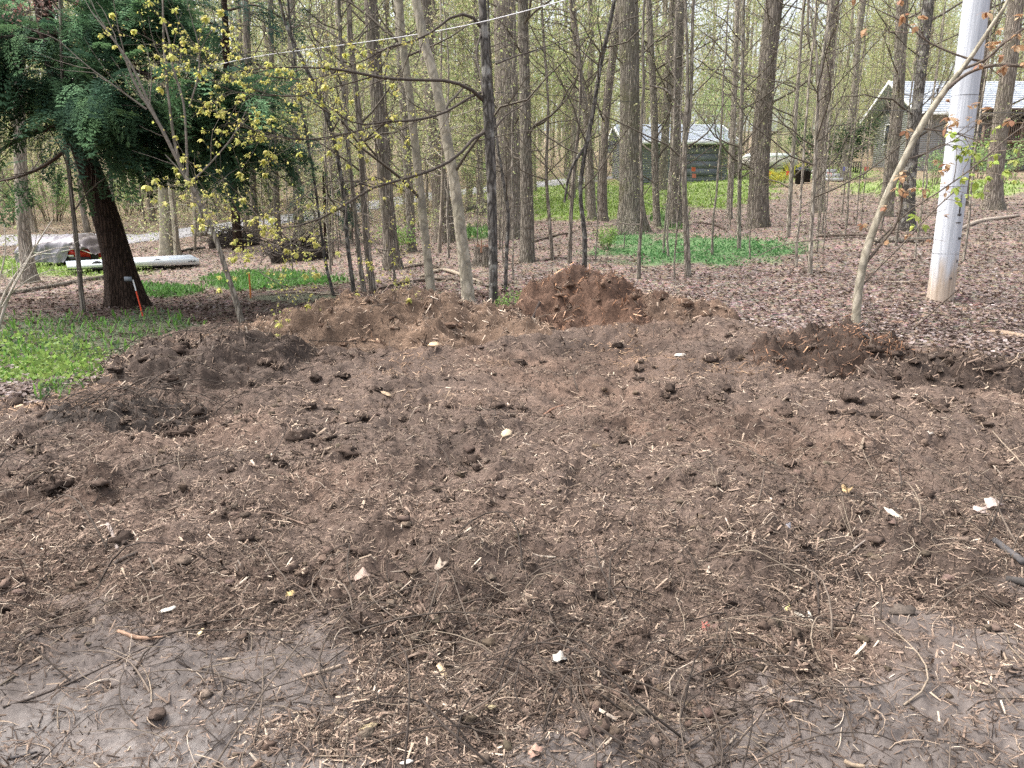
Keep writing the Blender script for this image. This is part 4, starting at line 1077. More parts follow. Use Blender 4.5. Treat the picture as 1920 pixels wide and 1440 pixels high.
def build_left_sapling():
    rng = RNG(540)
    root, P, R, base = placed_tree("grey many stemmed sapling leaning left between hemlock and root heap", "grey",
        [(457, 606, 12), (440, 555, 10), (428, 520, 9), (412, 470, 9), (392, 415, 8), (368, 365, 8), (345, 325, 8), (330, 280, 6), (318, 200, 5), (308, 100, 4), (305, 0, 3)], nb=0, flare=.2, seed=99, top=5.2, group=GROUPW)
    y = base[1]
    L = [
     (y, y, [(345, 325, 6), (310, 255, 6), (285, 205, 5), (245, 120, 4), (205, 65, 3), (170, 20, 2)]),
     (y, y - .3, [(338, 310, 6), (300, 235, 6), (255, 160, 5), (235, 110, 4), (210, 70, 3), (190, 40, 2)]),
     (y, y - .2, [(352, 330, 5), (345, 200, 4), (325, 130, 4), (318, 80, 3), (305, 25, 3), (308, -20, 2)]),
     (y, y - .3, [(275, 205, 4), (220, 165, 3), (160, 120, 2), (110, 75, 1.6)]),
     (y, y + .2, [(392, 415, 5), (385, 440, 4), (372, 385, 4), (345, 330, 3), (310, 290, 2)]),
     (y, y - .2, [(355, 200, 3), (372, 140, 3), (372, 85, 2), (360, 40, 1.6)]),
     (y, y + .2, [(360, 340, 4), (400, 300, 3), (440, 250, 2.5), (470, 190, 2)]),
    ]
    Pb, Rb = traced(L)
    g = Geo(); V, q = tubes(Pb - base, Rb, 6); g.add(V, q, col=(.21, .185, .155))
    P2, R2 = sprout(rng, Pb, Rb, 6, .2, 1.0, (.3, .9), (.3, .9), 6, .05, .12, .6, .008)
    V, q = tubes(P2 - base, np.maximum(R2, .0015), 4); g.add(V, q, col=(.18, .155, .13))
    g.obj("crown", M["twig"], root)
build_left_sapling()

# --- hemlocks
def spray_arrays(rng):
    """one flat feathery spray, unit length along +x"""
    V = []; 
    ns = 9
    for sgn in (-1, 1):
        for k in range(ns):
            t = (k + .5 + rng.uniform(-.2, .2)) / ns
            L = (.27 * (1 - t) ** .8 + .05) * rng.uniform(.7, 1.15); a = rng.uniform(.7, 1.0)
            d = np.array([math.cos(a), sgn * math.sin(a), 0.0])
            o = np.array([t, 0, -.34 * t * t])
            m = 3
            for j in range(m):
                u = (j + .6) / m
                for s2 in (-1, 1):
                    b = o + d * L * u + np.array([0, 0, -.35 * (L * u) ** 1.5])
                    a2 = math.atan2(d[1], d[0]) + s2 * rng.uniform(.5, .9)
                    e = np.array([math.cos(a2), math.sin(a2), -.15 + rng.normal(0, .12)]) * rng.uniform(.08, .14)
                    w = np.array([-e[1], e[0], 0]) * .13
                    V.append([b - w, b + e * .5 - w * 1.4, b + e, b + e * .5 + w * 1.4])
    return np.array(V)        # (n,4,3)
SPR = [spray_arrays(RNG(600 + k)) for k in range(4)]
def place_sprays(rng, g, pos, out, size, col, cvar=.45):
    for p, o in zip(pos, out):
        sp = SPR[rng.integers(0, 4)]
        x = nrm(o); x = nrm(x + rng.normal(0, .28, 3)); up = nrm(np.array([0, 0, 1.0]) + rng.normal(0, .25, 3))
        yv = nrm(np.cross(up, x)); zv = np.cross(x, yv)
        s = size * rng.uniform(.65, 1.3)
        W = p + s * (sp[..., 0:1] * x + sp[..., 1:2] * yv + sp[..., 2:3] * zv)
        n = len(sp)
        cc = np.array(col[rng.integers(0, len(col))]) * rng.uniform(1 - cvar, 1 + cvar) * rng.uniform(.85, 1.2, (n, 1))
        g.add(W.reshape(-1, 3), np.arange(n * 4).reshape(n, 4), col=np.repeat(cc, 4, 0))

HEMC = [(.065, .125, .07), (.08, .15, .08), (.045, .09, .058), (.11, .20, .10), (.14, .245, .115)]
HEMB = [(.028, .07, .055), (.035, .085, .06), (.045, .10, .07)]
def hemlock(label, pts, boughs, seed, size, col, wid, top, nsp, twigs=True, spread=.55):
    rng = RNG(seed)
    P, R, b = grow_line(pts, top, 30)
    base = np.array([b[0], b[1], float(H1(b[0], b[1]))]); y = base[1]
    root = empty("hemlock_tree", base, label, "tree", GROUPW)
    g = Geo(); trunk_geo(g, rng, P - base, R, 26, .55, .045, fh=.35, lobes=6); g.obj("trunk", M["hemlock"], root, True)
    for d0, d1, pl, dens in boughs:
        Pb, Rb = traced([(y + d0, y + d1, pl)])
        P2, R2 = sprout(rng, Pb, Rb, 16, .1, 1.0, (.25, .8), (.5, 1.3), 6, -.05, .12, .7, .012, flat=.8)
        bg_ = Geo(); V, q = tubes(Pb - base, Rb, 7); bg_.add(V, q, col=(.06, .042, .032))
        V, q = tubes(P2 - base, np.maximum(R2, .003), 4); bg_.add(V, q, col=(.07, .055, .045))
        bo = bg_.obj("bough", M["twig"], root)
        n = int(nsp * dens)
        if n:
            i = rng.integers(0, len(P2), n); k = rng.integers(1, 6, n)
            pos = P2[i, k] + rng.normal(0, spread * .35, (n, 3)) * np.array([1, 1, .6]) - base
            ax = nrm(Pb[0, -1] - Pb[0, 0]); out = nrm(P2[i, 5] - P2[i, 0]) * .9 + ax * .7 + np.array([0, 0, -.28])
            ng = Geo(); place_sprays(rng, ng, pos, out, size, col)
            o = ng.obj("needles", M["needle"], bo); o["kind"] = "stuff"
    return root, base
hemlock("dark hemlock with leaning red brown trunk and drooping green boughs at left",
    [(240, 572, 58), (226, 510, 53), (208, 440, 49), (190, 380, 46), (167, 310, 42), (142, 240, 39), (112, 150, 35), (95, 80, 32), (78, 0, 29)],
    [(0, -.6, [(150, 262, 16), (230, 262, 12), (330, 268, 9), (430, 268, 7), (500, 276, 4)], 1.1),
     (0, -1.2, [(128, 190, 14), (210, 185, 10), (300, 205, 8), (390, 210, 6), (465, 195, 3)], 1.6),
     (0, -1.4, [(100, 115, 12), (180, 122, 9), (280, 140, 7), (350, 170, 3)], .35),
     (0, -1.0, [(88, 62, 12), (180, 58, 8), (260, 32, 6), (340, 8, 3)], 1.5),
     (0, -1.2, [(112, 165, 12), (60, 160, 9), (0, 140, 6), (-70, 160, 4)], 1.3),
     (0, -1.6, [(92, 85, 12), (60, 75, 9), (10, 70, 7), (-60, 85, 4)], 1.5),
     (0, -.5, [(132, 232, 14), (60, 250, 10), (0, 282, 6), (-60, 320, 4)], .15),
     (0, -1.5, [(105, 140, 10), (130, 150, 8), (160, 165, 6), (205, 200, 3)], 1.4),
     (0, .8, [(78, 10, 12), (140, -10, 8), (240, 10, 6), (320, 40, 3)], .9),
     (0, .9, [(145, 255, 10), (100, 300, 7), (40, 330, 5), (-30, 345, 3)], .08),
     (0, -.8, [(140, 225, 10), (220, 245, 8), (310, 290, 6), (400, 320, 3)], .6),
     (0, 1.2, [(90, 70, 10), (30, 40, 7), (-40, 20, 5)], 1.2),
     (0, .7, [(125, 180, 10), (200, 215, 7), (280, 240, 5), (360, 235, 3)], .9)],
    700, .60, HEMC, 60, 9.0, 165)
hemlock("second hemlock with bluish dark foliage standing farther back near the road",
    [(447, 470, 16), (440, 380, 15), (430, 250, 14), (425, 120, 12), (420, 0, 11)],
    [(0, -1.5, [(430, 60, 5), (380, 40, 4), (330, 60, 2)], 1.0), (0, -1, [(425, 20, 5), (480, 10, 4), (540, 40, 2)], .8), (0, -1, [(428, 150, 5), (380, 150, 4), (330, 180, 2)], .9),
     (0, -1, [(430, 130, 5), (480, 120, 4), (520, 160, 2)], .6), (0, 1, [(428, 90, 5), (400, 70, 4), (350, 100, 2)], .8), (0, -1, [(435, 230, 5), (480, 235, 4), (560, 270, 2)], .5),
     (0, 1, [(432, 200, 5), (380, 210, 4), (330, 240, 2)], .5)],
    720, .65, HEMB, 16, 12, 60, spread=.7)
hemlock("small blue green young hemlock right of the dark brush pile",
    [(612, 462, 8), (610, 400, 7), (607, 350, 5), (606, 322, 3)],
    [(0, -.5, [(608, 330, 3), (585, 335, 2), (565, 345, 1.4)], .3), (0, -.5, [(608, 330, 3), (630, 340, 2), (650, 360, 1.4)], .3), (0, -.5, [(609, 370, 3), (580, 375, 2), (550, 395, 1.4)], .35),
     (0, -.6, [(609, 370, 3), (640, 378, 2), (662, 395, 1.4)], .35), (0, .5, [(610, 385, 3), (600, 390, 2), (580, 400, 1.4)], .25)],
    740, .4, HEMB, 8, 3.2, 60, spread=.4)

# reddish dry leaves of an oak twig beside the hemlock top
def build_red():
    rng = RNG(760)
    root, P, R, base = placed_tree("small beech with clinging dry reddish leaves behind the hemlock top", "grey",
        [(215, 520, 9), (212, 420, 8), (205, 300, 7), (190, 180, 6), (178, 60, 5), (175, -30, 4)], nb=0, flare=.1, seed=61, top=6, group=GROUPW)
    y = base[1]
    Pb, Rb = traced([(y - 6, y - 6.6, [(185, 130, 4), (215, 90, 3), (255, 60, 2), (285, 40, 1.2)]), (y - 6, y - 6.6, [(180, 60, 4), (120, 30, 3), (60, 15, 2), (10, 20, 1)]), (y - 6, y - 6.6, [(178, 30, 4), (140, 5, 3), (80, -10, 2)]), (y - 6, y - 6.6, [(190, 150, 4), (240, 110, 2), (280, 75, 1)])])
    g = Geo(); V, q = tubes(Pb - base, Rb, 5); g.add(V, q, col=(.14, .12, .10))
    P2, R2 = sprout(rng, Pb, Rb, 12, .3, 1, (.15, .5), (.4, 1.1), 5, 0, .15)
    V, q = tubes(P2 - base, np.maximum(R2, .0015), 3); g.add(V, q, col=(.14, .12, .10))
    c = g.obj("crown", M["twig"], root)
    tips = P2[:, 1:].reshape(-1, 3); pos = tips[rng.integers(0, len(tips), 420)] + rng.normal(0, .06, (420, 3)) - base
    lg = Geo(); V, t, cc = leaf_quads(rng, pos, .06, np.array([[.24, .12, .10], [.32, .20, .17], [.18, .085, .075], [.38, .27, .23]])[rng.integers(0, 4, 420)], .25, .4); lg.add(V, None, t, cc)
    o = lg.obj("leaves", M["leaf"], c); o["kind"] = "stuff"
build_red()

# --- forest behind: a few shapes, many copies
def proto_tree(seed, h, r, kind, leaves, ls, nb, t0, bl, n2=5, n3=0, lean=.04, tw=(.16, .14, .115), pal=YG):
    rng = RNG(seed)
    z = np.linspace(0, 1, 16)
    w = np.cumsum(rng.normal(0, lean * h / 16, (16, 2)), 0); w -= w[0]
    P = np.concatenate([w, (z * h)[:, None] - .1], 1); R = r * (1 - .75 * z) + .004
    g = Geo(); trunk_geo(g, rng, P, R, 9 if r > .06 else 6, .5, .05, fh=.3)
    cg, lg = crown_geo(rng, P, R, nb, t0, .99, bl, (.7, 1.7), n2, leaves, ls, pal=pal, tw=tw, n3=n3)
    return g.mesh("trunk", M[kind], True), cg.mesh("crown", M["twig"]), lg.mesh("leaves", M["leaf"])
def plant(name, proto, loc, rz, s, label, cat, group):
    root = empty(name, loc, label, cat, group, rz); root.scale = (s, s, s)
    link("trunk", proto[0], root)
    c = link("crown", proto[1], root)
    link("leaves", proto[2], c)["kind"] = "stuff"
    return root
YG2 = YG * .9
BIG = [proto_tree(800 + k, 19 + k % 3 * 2, .10 + .03 * (k % 4), "far", 4400, .15, 28, .12, (1.2, 5.0), 6, 1, .05, pal=YG, tw=(.32, .285, .235)) for k in range(6)]
SMALL = [proto_tree(820 + k, 7 + k % 3, .035 + .008 * (k % 3), "far", 2200, .075, 26, .08, (.6, 2.6), 6, 2, .06, tw=(.32, .285, .235)) for k in range(5)]
BARE = [proto_tree(840 + k, 6.5 + k % 3, .020 + .004 * (k % 3), "grey", 220, .04, 18, .12, (.4, 1.5), 4, 0, .05) for k in range(4)]

_road_px = np.array([(-260, 452), (60, 450), (240, 449), (360, 435), (470, 419), (570, 406), (700, 385), (880, 358), (1050, 342), (1120, 332)], float)
_rw = cast(_road_px[:, 0], _road_px[:, 1]); _rw = resample(_rw[:, :2], 120)
def ok_bg(x, y):
    z = float(H0(x, y)); px, py = proj(np.array([x]), np.array([y]), np.array([z])); px = px[0]
    if np.min(np.hypot(_rw[:, 0] - x, _rw[:, 1] - y)) < 2.2: return False
    if 1135 < px < 1375 and y < 58: return False
    if 1600 < px and y < 66: return False
    if 1375 < px < 1620 and y < 46: return False
    if 40 < px < 240 and y < 34: return False
    return True
def region(x, y):
    px = proj(np.array([x]), np.array([y]), np.array([float(H0(x, y))]))[0][0]
    for lim, nm in ((90, "left of the hemlock"), (360, "between the hemlock and the pale road trunks"), (640, "between the pale road trunks and the clump"), (900, "behind the three front trunks"), (1150, "left of the garage"),
                    (1370, "behind the garage"), (1620, "between garage and house"), (9999, "behind the house")):
        if px < lim: return nm
def scatter_forest():
    rng = RNG(900); n = 0; pts = []
    while n < 230:
        y = 32 + 80 * rng.random() ** 1.15; a = rng.uniform(-.80, .80); x = a * y
        if not ok_bg(x, y): continue
        if pts and np.min(np.hypot(np.array(pts)[:, 0] - x, np.array(pts)[:, 1] - y)) < 1.6: continue
        pts.append((x, y)); n += 1
        p = BIG[rng.integers(0, 6)]
        plant("forest_tree", p, (x, y, float(H1(x, y))), rng.uniform(0, 6.28), rng.uniform(.75, 1.2), ("nearer tall" if y < 55 else "farther, paler tall" if y < 82 else "farthest tall") + " grey trunk in sparse leaf, " + region(x, y), "tree", "tall trees of the woods behind the road")
    n = 0
    while n < 150:
        y = 20 + 55 * rng.random(); a = rng.uniform(-.78, .78); x = a * y
        if not ok_bg(x, y): continue
        if y < 27 and not (-.72 < a < -.05): continue
        n += 1
        plant("understory_tree", SMALL[rng.integers(0, 5)], (x, y, float(H1(x, y))), rng.uniform(0, 6.28), rng.uniform(.6, 1.2), ("low nearer" if y < 42 else "low farther") + " leaf hazed understory tree, " + region(x, y), "tree", "understory trees in fresh leaf")
    n = 0
    while n < 46:
        y = 12.5 + 15 * rng.random(); a = rng.uniform(-.42, .62); x = a * y
        z = float(H0(x, y)); px, py = proj(np.array([x]), np.array([y]), np.array([z]))
        if 60 < px[0] < 470 or (1000 < px[0] < 1100): continue
        n += 1
        plant("bare_sapling", BARE[rng.integers(0, 4)], (x, y, float(H1(x, y))), rng.uniform(0, 6.28), rng.uniform(.55, 1.1), ("nearer" if y < 18 else "farther") + " bare sapling in leaf litter, " + region(x, y), "sapling", "slender saplings in the leaf litter")
scatter_forest()

def far_woods():
    rng = RNG(950)
    n = 520
    y = rng.uniform(112, 200, n); x = y * rng.uniform(-.85, .85, n)
    z = H0(x, y); h = rng.uniform(17, 26, n)
    t = np.linspace(0, 1, 5)[None, :, None]
    P = np.stack([x, y, z - .3], -1)[:, None, :] + t * np.stack([rng.normal(0, .7, n), rng.normal(0, .7, n), h], -1)[:, None, :]
    R = rng.uniform(.10, .30, n)[:, None] * np.linspace(1, .3, 5)[None, :]
    g = Geo(); V, q = tubes(P, R, 5); g.add(V, q, col=(.38, .35, .30))
    P2, R2 = sprout(rng, P, R, 12, .15, 1, (1.5, 6), (.4, 1.2), 4, .05, .15)
    V, q = tubes(P2, R2 * .8, 3); g.add(V, q, col=(.36, .33, .28))
    m = 42000
    tp = P2[:, 1:].reshape(-1, 3); pos = tp[rng.integers(0, len(tp), m)] + rng.normal(0, .6, (m, 3))
    V, tt, c = leaf_quads(rng, pos, .42, YG[rng.integers(0, 5, m)], .25, .1, .8); g.add(V, None, tt, c)
    o = g.obj("distant_woods", M["leaf"]); tag(o, "pale yellow green woods closing the view far behind the road and houses", "woods", None, "stuff")
far_woods()

# shrubs
def shrub_mesh(seed, h, w, n, ls, pal, stems=14):
    rng = RNG(seed)
    a = rng.uniform(0, 2 * PI, stems); P0 = np.stack([np.cos(a) * w * .12, np.sin(a) * w * .12, np.zeros(stems) - .05], -1)
    P1 = P0 + np.stack([np.cos(a) * w * .5 * rng.uniform(.3, 1, stems), np.sin(a) * w * .5 * rng.uniform(.3, 1, stems), h * rng.uniform(.6, 1, stems)], -1)
    t = np.linspace(0, 1, 6)[None, :, None]; P = P0[:, None] + (P1 - P0)[:, None] * np.concatenate([t ** 1.4, t ** 1.4, t], -1)
    R = np.full((stems, 6), .012) * np.linspace(1, .4, 6)
    g = Geo(); V, q = tubes(P, R, 4); g.add(V, q, col=(.14, .11, .085))
    P2, R2 = sprout(rng, P, R, 6, .3, 1, (h * .15, h * .4), (.4, 1.2), 4, .03, .2)
    V, q = tubes(P2, np.maximum(R2, .002), 3); g.add(V, q, col=(.15, .12, .09))
    tips = P2[:, 1:].reshape(-1, 3); pos = tips[rng.integers(0, len(tips), n)] + rng.normal(0, ls, (n, 3))
    lg = Geo(); V, tt, c = leaf_quads(rng, pos, ls, pal[rng.integers(0, len(pal), n)], .3, .1, .6); lg.add(V, None, tt, c)
    return g.mesh("stems", M["twig"]), lg.mesh("leaves", M["leaf"])
def shrub(name, px, py, d, meshes, label, cat, group=None, s=1.0, rz=0):
    p = cast(np.array([px], float), np.array([py], float))[0] if d is None else pix3(px, py, d)
    r = empty(name, (p[0], p[1], float(H1(p[0], p[1]))), label, cat, group, rz); r.scale = (s, s, s)
    link("stems", meshes[0], r); link("leaves", meshes[1], r)["kind"] = "stuff"
GRN = np.array([[.10, .17, .05], [.14, .23, .06], [.08, .13, .045]])
DKG = np.array([[.035, .075, .03], [.05, .10, .035], [.025, .05, .022]])
YLW = np.array([[.55, .50, .06], [.62, .55, .08], [.40, .42, .07]])
SH_G = [shrub_mesh(400 + k, 1.6, 1.8, 1100, .07, YG * np.array([.7, .95, .8])) for k in range(3)]
SH_D = shrub_mesh(410, 3.0, 3.6, 3800, .13, DKG, 20)
SH_Y = shrub_mesh(411, .8, 1.4, 1300, .06, YLW)
SH_B = shrub_mesh(412, 1.1, 1.2, 700, .09, np.array([[.22, .36, .10], [.28, .42, .12]]))
shrub("rhododendron", 1568, 320, 44, SH_D, "large dark evergreen shrub left of the house gable", "shrub")
shrub("yellow_shrub", 1440, 350, None, SH_Y, "low yellow flowering shrub beside the vine wrapped tree", "shrub", "yellow shrubs in the yard", 1.0)
shrub("yellow_shrub", 1465, 343, None, SH_Y, "small rounded yellow shrub just left of the black tubs", "shrub", "yellow shrubs in the yard", .75, 2)
shrub("yellow_shrub", 1500, 302, 46, SH_Y, "yellow green shrub behind the white trailer", "shrub", "yellow shrubs in the yard", 1.1, 4)
rng = RNG(970)
for k, (px, py, s) in enumerate([(895, 352, 1.4), (1330, 322, 1.1), (1310, 318, .9), (250, 398, 1.7), (230, 405, 1.6), (345, 395, 1.6), (420, 395, 1.5), (500, 385, 1.4), (640, 375, 1.3), (20, 420, 1.7), (100, 415, 1.7), (1830, 335, 1.3), (1890, 335, 1.4), (1870, 345, 1.1), (1750, 345, 1.0), (1220, 330, .7), (1110, 345, .8), (760, 372, 1.2), (980, 338, 1.2), (1090, 322, 1.4)]):
    shrub("leafy_shrub", px, py, None, SH_G[k % 3], "light green shrub in new leaf, " + ["by the road under the maple limbs", "before the garage door", "at the garage door's left", "beyond the tarp behind hemlock trunk", "touching the hemlock trunk's left behind road", "above the pale road trunks", "right of the pale road trunks", "behind the uprooted root mass", "by the road bend at the clump", "at the far left border", "behind the tarp covered car", "below the house deck right of the pole", "under the brown trunk at right", "lowest before the house at right", "left of the pole before the house", "under the garage wall's middle", "at the garage corner left of the largest trunk", "behind the slim pale grey tree", "right of the straight grey brown tree by the road", "at the left back of the garage"][k], "shrub", "light green shrubs along road and yards", s, k * 1.3)
for k, (px, py, s, lb) in enumerate([(745, 475, .7, "young green seedling beside the fire scarred brown tree"), (1135, 470, .5, "small leafy seedling at the left tip of the periwinkle patch"), (962, 600, .35, "dark green bulb leaves at the left foot of the tallest mulch heap")]):
    shrub("seedling", px, py, None, SH_B, lb, "seedling", "seedlings on the forest floor", s, k)

# ------------------------------------------------------------------ buildings
def siding(g, p0, p1, z0, z1, lap=.14, out=.018, col=(.3, .3, .3), nrmv=(0, -1, 0), rng=None):
    """lapped boards from p0 to p1 (xy) between two heights"""
    n = int((z1 - z0) / lap); nv = np.array(nrmv)
    for k in range(n):
        a = z0 + k * lap; b = min(a + lap, z1)
        q0 = np.array([p0[0], p0[1], 0]); q1 = np.array([p1[0], p1[1], 0])
        c = np.array(col) * rng.uniform(.9, 1.1)
        V = [q0 + nv * out + [0, 0, a], q1 + nv * out + [0, 0, a], q1 + [0, 0, b], q0 + [0, 0, b], q0 + [0, 0, a], q1 + [0, 0, a]]
        g.add(V, [[0, 1, 2, 3], [4, 5, 1, 0]], col=c)
M["paint"] = mat_attr("weathered_paint", .6, 6, .10)
M["roofing"] = mat_attr("roof_shingle", .75, 5, .14, .3, 40)
M["glass"] = mat_plain("dark_window_glass", (.03, .035, .04), .08, .1)

def shingle_plane(g, rng, a, b, c, d, rows, cols, col):
    """a-b eave, d-c ridge; staggered shingle tabs each slightly proud of the next"""
    a, b, c, d = map(np.array, (a, b, c, d)); nv = nrm(np.cross(b - a, d - a))
    for r in range(rows):
        t0, t1 = r / rows, (r + 1.15) / rows; t1 = min(t1, 1)
        off = rng.uniform(0, 1) / cols
        e = np.concatenate([[0], np.clip(np.arange(cols) / cols + off, 0, 1), [1]])
        for u0, u1 in zip(e[:-1], e[1:]):
            if u1 - u0 < 1e-4: continue
            h0, h1 = .035, .008
            P = lambda u, t, h: (a + (b - a) * u) * (1 - t) + (d + (c - d) * u) * t + nv * h
            g.add([P(u0, t0, h0), P(u1, t0, h0), P(u1, t1, h1), P(u0, t1, h1), P(u0, t0, 0), P(u1, t0, 0)], [[0, 1, 2, 3], [4, 5, 1, 0]], col=np.array(col) * rng.uniform(.86, 1.12))

def gable_house(name, label, x0, x1, y0, y1, zb, ze, zr, wall, roofc, over=.5, front=True, trimc=(.78, .79, .8), gable_shade_col=None):
    rng = RNG(int(x0 * 10)); ym = (y0 + y1) / 2
    root = empty(name, ((x0 + x1) / 2, ym, zb), label, "house" if name == "house" else "garage"); B = np.array([(x0 + x1) / 2, ym, zb])
    g = Geo()
    V = np.array([[x0, y0, zb], [x1, y0, zb], [x1, y1, zb], [x0, y1, zb], [x0, y0, ze], [x1, y0, ze], [x1, y1, ze], [x0, y1, ze], [x0, ym, zr - .12], [x1, ym, zr - .12]]) - B
    g.add(V, [[0, 1, 5, 4], [2, 3, 7, 6], [1, 2, 6, 5], [3, 0, 4, 7]], [[4, 8, 7], [5, 6, 9]], col=np.array(wall) * .8)
    g.obj("wall", M["paint"], root)
    s = Geo()
    siding(s, (x0 - B[0], y0 - B[1] - .003), (x1 - B[0], y0 - B[1] - .003), .0, ze - zb, col=wall, rng=rng)
    siding(s, (x0 - B[0] - .003, y1 - B[1]), (x0 - B[0] - .003, y0 - B[1]), .0, ze - zb, col=wall, nrmv=(-1, 0, 0), rng=rng)
    # boards of the gable triangle
    n = int((zr - ze - .15) / .14)
    for k in range(n):
        z0_ = ze - zb + k * .14; f0 = 1 - k * .14 / (zr - ze); f1 = 1 - (k + 1) * .14 / (zr - ze); hw = (y1 - y0) / 2
        c = np.array(gable_shade_col or wall) * rng.uniform(.9, 1.1); X = x0 - B[0]  # a given colour paints the overhang's shade into these boards
        s.add([[X - .02, hw * f0, z0_], [X - .02, -hw * f0, z0_], [X - .004, -hw * f1, z0_ + .14], [X - .004, hw * f1, z0_ + .14]], [[0, 1, 2, 3]], col=c)
    s.obj("siding", M["paint"], root)["kind"] = "stuff"
    # roof slab and shingles
    sl = (zr - ze) / (ym - y0); eo = ze - sl * over
    rf = Geo(); t = .12
    for sg in (-1, 1):
        ye = ym + sg * ((y1 - y0) / 2 + over)
        p = [[x0 - over, ye, eo], [x1 + over, ye, eo], [x1 + over, ym, zr], [x0 - over, ym, zr]]
        pts = [np.array(v) - B - [0, 0, t] for v in p] + [np.array(v) - B for v in p]
        hexa(rf, pts, np.array(roofc) * .8)
    roof = rf.obj("roof", M["roofing"], root)
    sh = Geo()
    shingle_plane(sh, rng, np.array([x0 - over, y0 - over, eo + .004]) - B, np.array([x1 + over, y0 - over, eo + .004]) - B, np.array([x1 + over, ym, zr + .004]) - B, np.array([x0 - over, ym, zr + .004]) - B, 14, int((x1 - x0) * 2.2), roofc)
    sh.obj("shingles", M["roofing"], roof)["kind"] = "stuff"
    # fascia and rake boards
    f = Geo(); box(f, x0 - over - B[0], x1 + over - B[0], y0 - over - .05 - B[1], y0 - over - .004 - B[1], eo - .2 - zb, eo + .02 - zb, trimc); f.obj("fascia", M["paint"], root)
    for X in (x0 - over - .04, x1 + over + .004):
        for sg in (-1, 1):
            f = Geo(); ye = ym + sg * ((y1 - y0) / 2 + over)
            p = [[X, ye, eo - .22], [X + .036, ye, eo - .22], [X + .036, ym, zr - .2], [X, ym, zr - .2], [X, ye, eo + .05], [X + .036, ye, eo + .05], [X + .036, ym, zr + .06], [X, ym, zr + .06]]
            hexa(f, [np.array(v) - B for v in p], trimc); f.obj("rake_board", M["paint"], root)
    return root, B

def window(root, x, y0, y1, z0, z1, axis, B, trimc=(.75, .75, .75)):
    """framed window with two panes on a wall facing -x (axis 0) or -y (axis 1)"""
    fr = Geo(); w = .07
    def bx(g, a0, a1, c0, c1, o0, o1, col):
        if axis == 0: box(g, x - o1 - B[0], x - o0 - B[0], a0 - B[1], a1 - B[1], c0 - B[2], c1 - B[2], col)
        else: box(g, a0 - B[0], a1 - B[0], x - o1 - B[1], x - o0 - B[1], c0 - B[2], c1 - B[2], col)
    ym = (y0 + y1) / 2
    bx(fr, y0 - w, y0, z0, z1, .02, .07, trimc); bx(fr, y1, y1 + w, z0, z1, .02, .07, trimc); bx(fr, y0 - w, y1 + w, z1, z1 + w, .02, .075, trimc); bx(fr, y0 - w, y1 + w, z0 - w, z0, .02, .085, trimc); bx(fr, ym - .025, ym + .025, z0, z1, .02, .06, trimc)
    f = fr.obj("window", M["paint"], root)
    for a, b in ((y0, ym - .026), (ym + .026, y1)):
        p = Geo(); bx(p, a, b, z0, z1, .025, .035, (.05, .055, .06)); p.obj("pane", M["glass"], f)

gx0, gx1, gy0, gy1 = 7.05, 13.0, 48.2, 56.2
groot, gB = gable_house("garage", "low grey sided garage with pale blue grey roof behind the largest trunk", gx0, gx1, gy0, gy1, 2.7, 5.55, 6.75, (.24, .25, .275), (.40, .44, .50))
d_ = Geo(); box(d_, 10.2 - gB[0], 12.4 - gB[0], gy0 - .09 - gB[1], gy0 - .03 - gB[1], .7, 2.4, (.16, .17, .19))
dd = d_.obj("door", M["paint"], groot)
for k in range(4):
    p = Geo(); box(p, 10.25 - gB[0], 12.35 - gB[0], gy0 - .115 - gB[1], gy0 - .092 - gB[1], .73 + k * .42, .73 + k * .42 + .38, (.18, .19, .21)); p.obj("panel", M["paint"], dd)

hx0, hx1, hy0, hy1 = 27.2, 52.0, 53.7, 60.3
hroot, hB = gable_house("house", "pale grey sided house with steep gable and light roof at far right", hx0, hx1, hy0, hy1, 3.0, 8.15, 10.1, (.33, .34, .36), (.46, .50, .55), .9, gable_shade_col=(.10, .105, .11))  # gable boards coloured dark to stand for shade on that face
window(hroot, hx0 - .02, 56.9, 58.6, 6.0, 7.3, 0, hB)
for wx in (33.0, 37.5, 42.0, 46.0):
    window(hroot, hy0 - .02, wx, wx + 1.5, 6.3, 7.5, 1, hB, (.30, .26, .22))
# roofed deck with railing along the front
dk = Geo(); box(dk, 30.0 - hB[0], 50.0 - hB[0], hy0 - 2.2 - hB[1], hy0 - .02 - hB[1], 2.55, 2.75, (.16, .11, .08)); deck = dk.obj("deck", M["paint"], hroot)
for k in range(9):
    p = Geo(); X = 30.1 + k * 2.45; box(p, X - hB[0], X + .12 - hB[0], hy0 - 2.18 - hB[1], hy0 - 2.06 - hB[1], -.2, 3.75, (.17, .12, .085)); p.obj("deck_post", M["paint"], hroot)
p = Geo(); box(p, 30.0 - hB[0], 50.0 - hB[0], hy0 - 2.23 - hB[1], hy0 - 2.02 - hB[1], 3.76, 3.84, (.19, .135, .095)); p.obj("handrail", M["paint"], hroot)
for k in range(110):
    pass
bal = Geo()
for k in range(150):
    X = 30.2 + k * .132; box(bal, X - hB[0], X + .045 - hB[0], hy0 - 2.14 - hB[1], hy0 - 2.10 - hB[1], 2.76, 3.755, (.18, .125, .09))
bal.obj("balusters", M["paint"], hroot)["kind"] = "stuff"
p = Geo(); box(p, 30.0 - hB[0], 50.0 - hB[0], hy0 - 2.6 - hB[1], hy0 - .55 - hB[1], 4.55, 4.65, (.12, .10, .09)); p.obj("porch_beam", M["paint"], hroot)

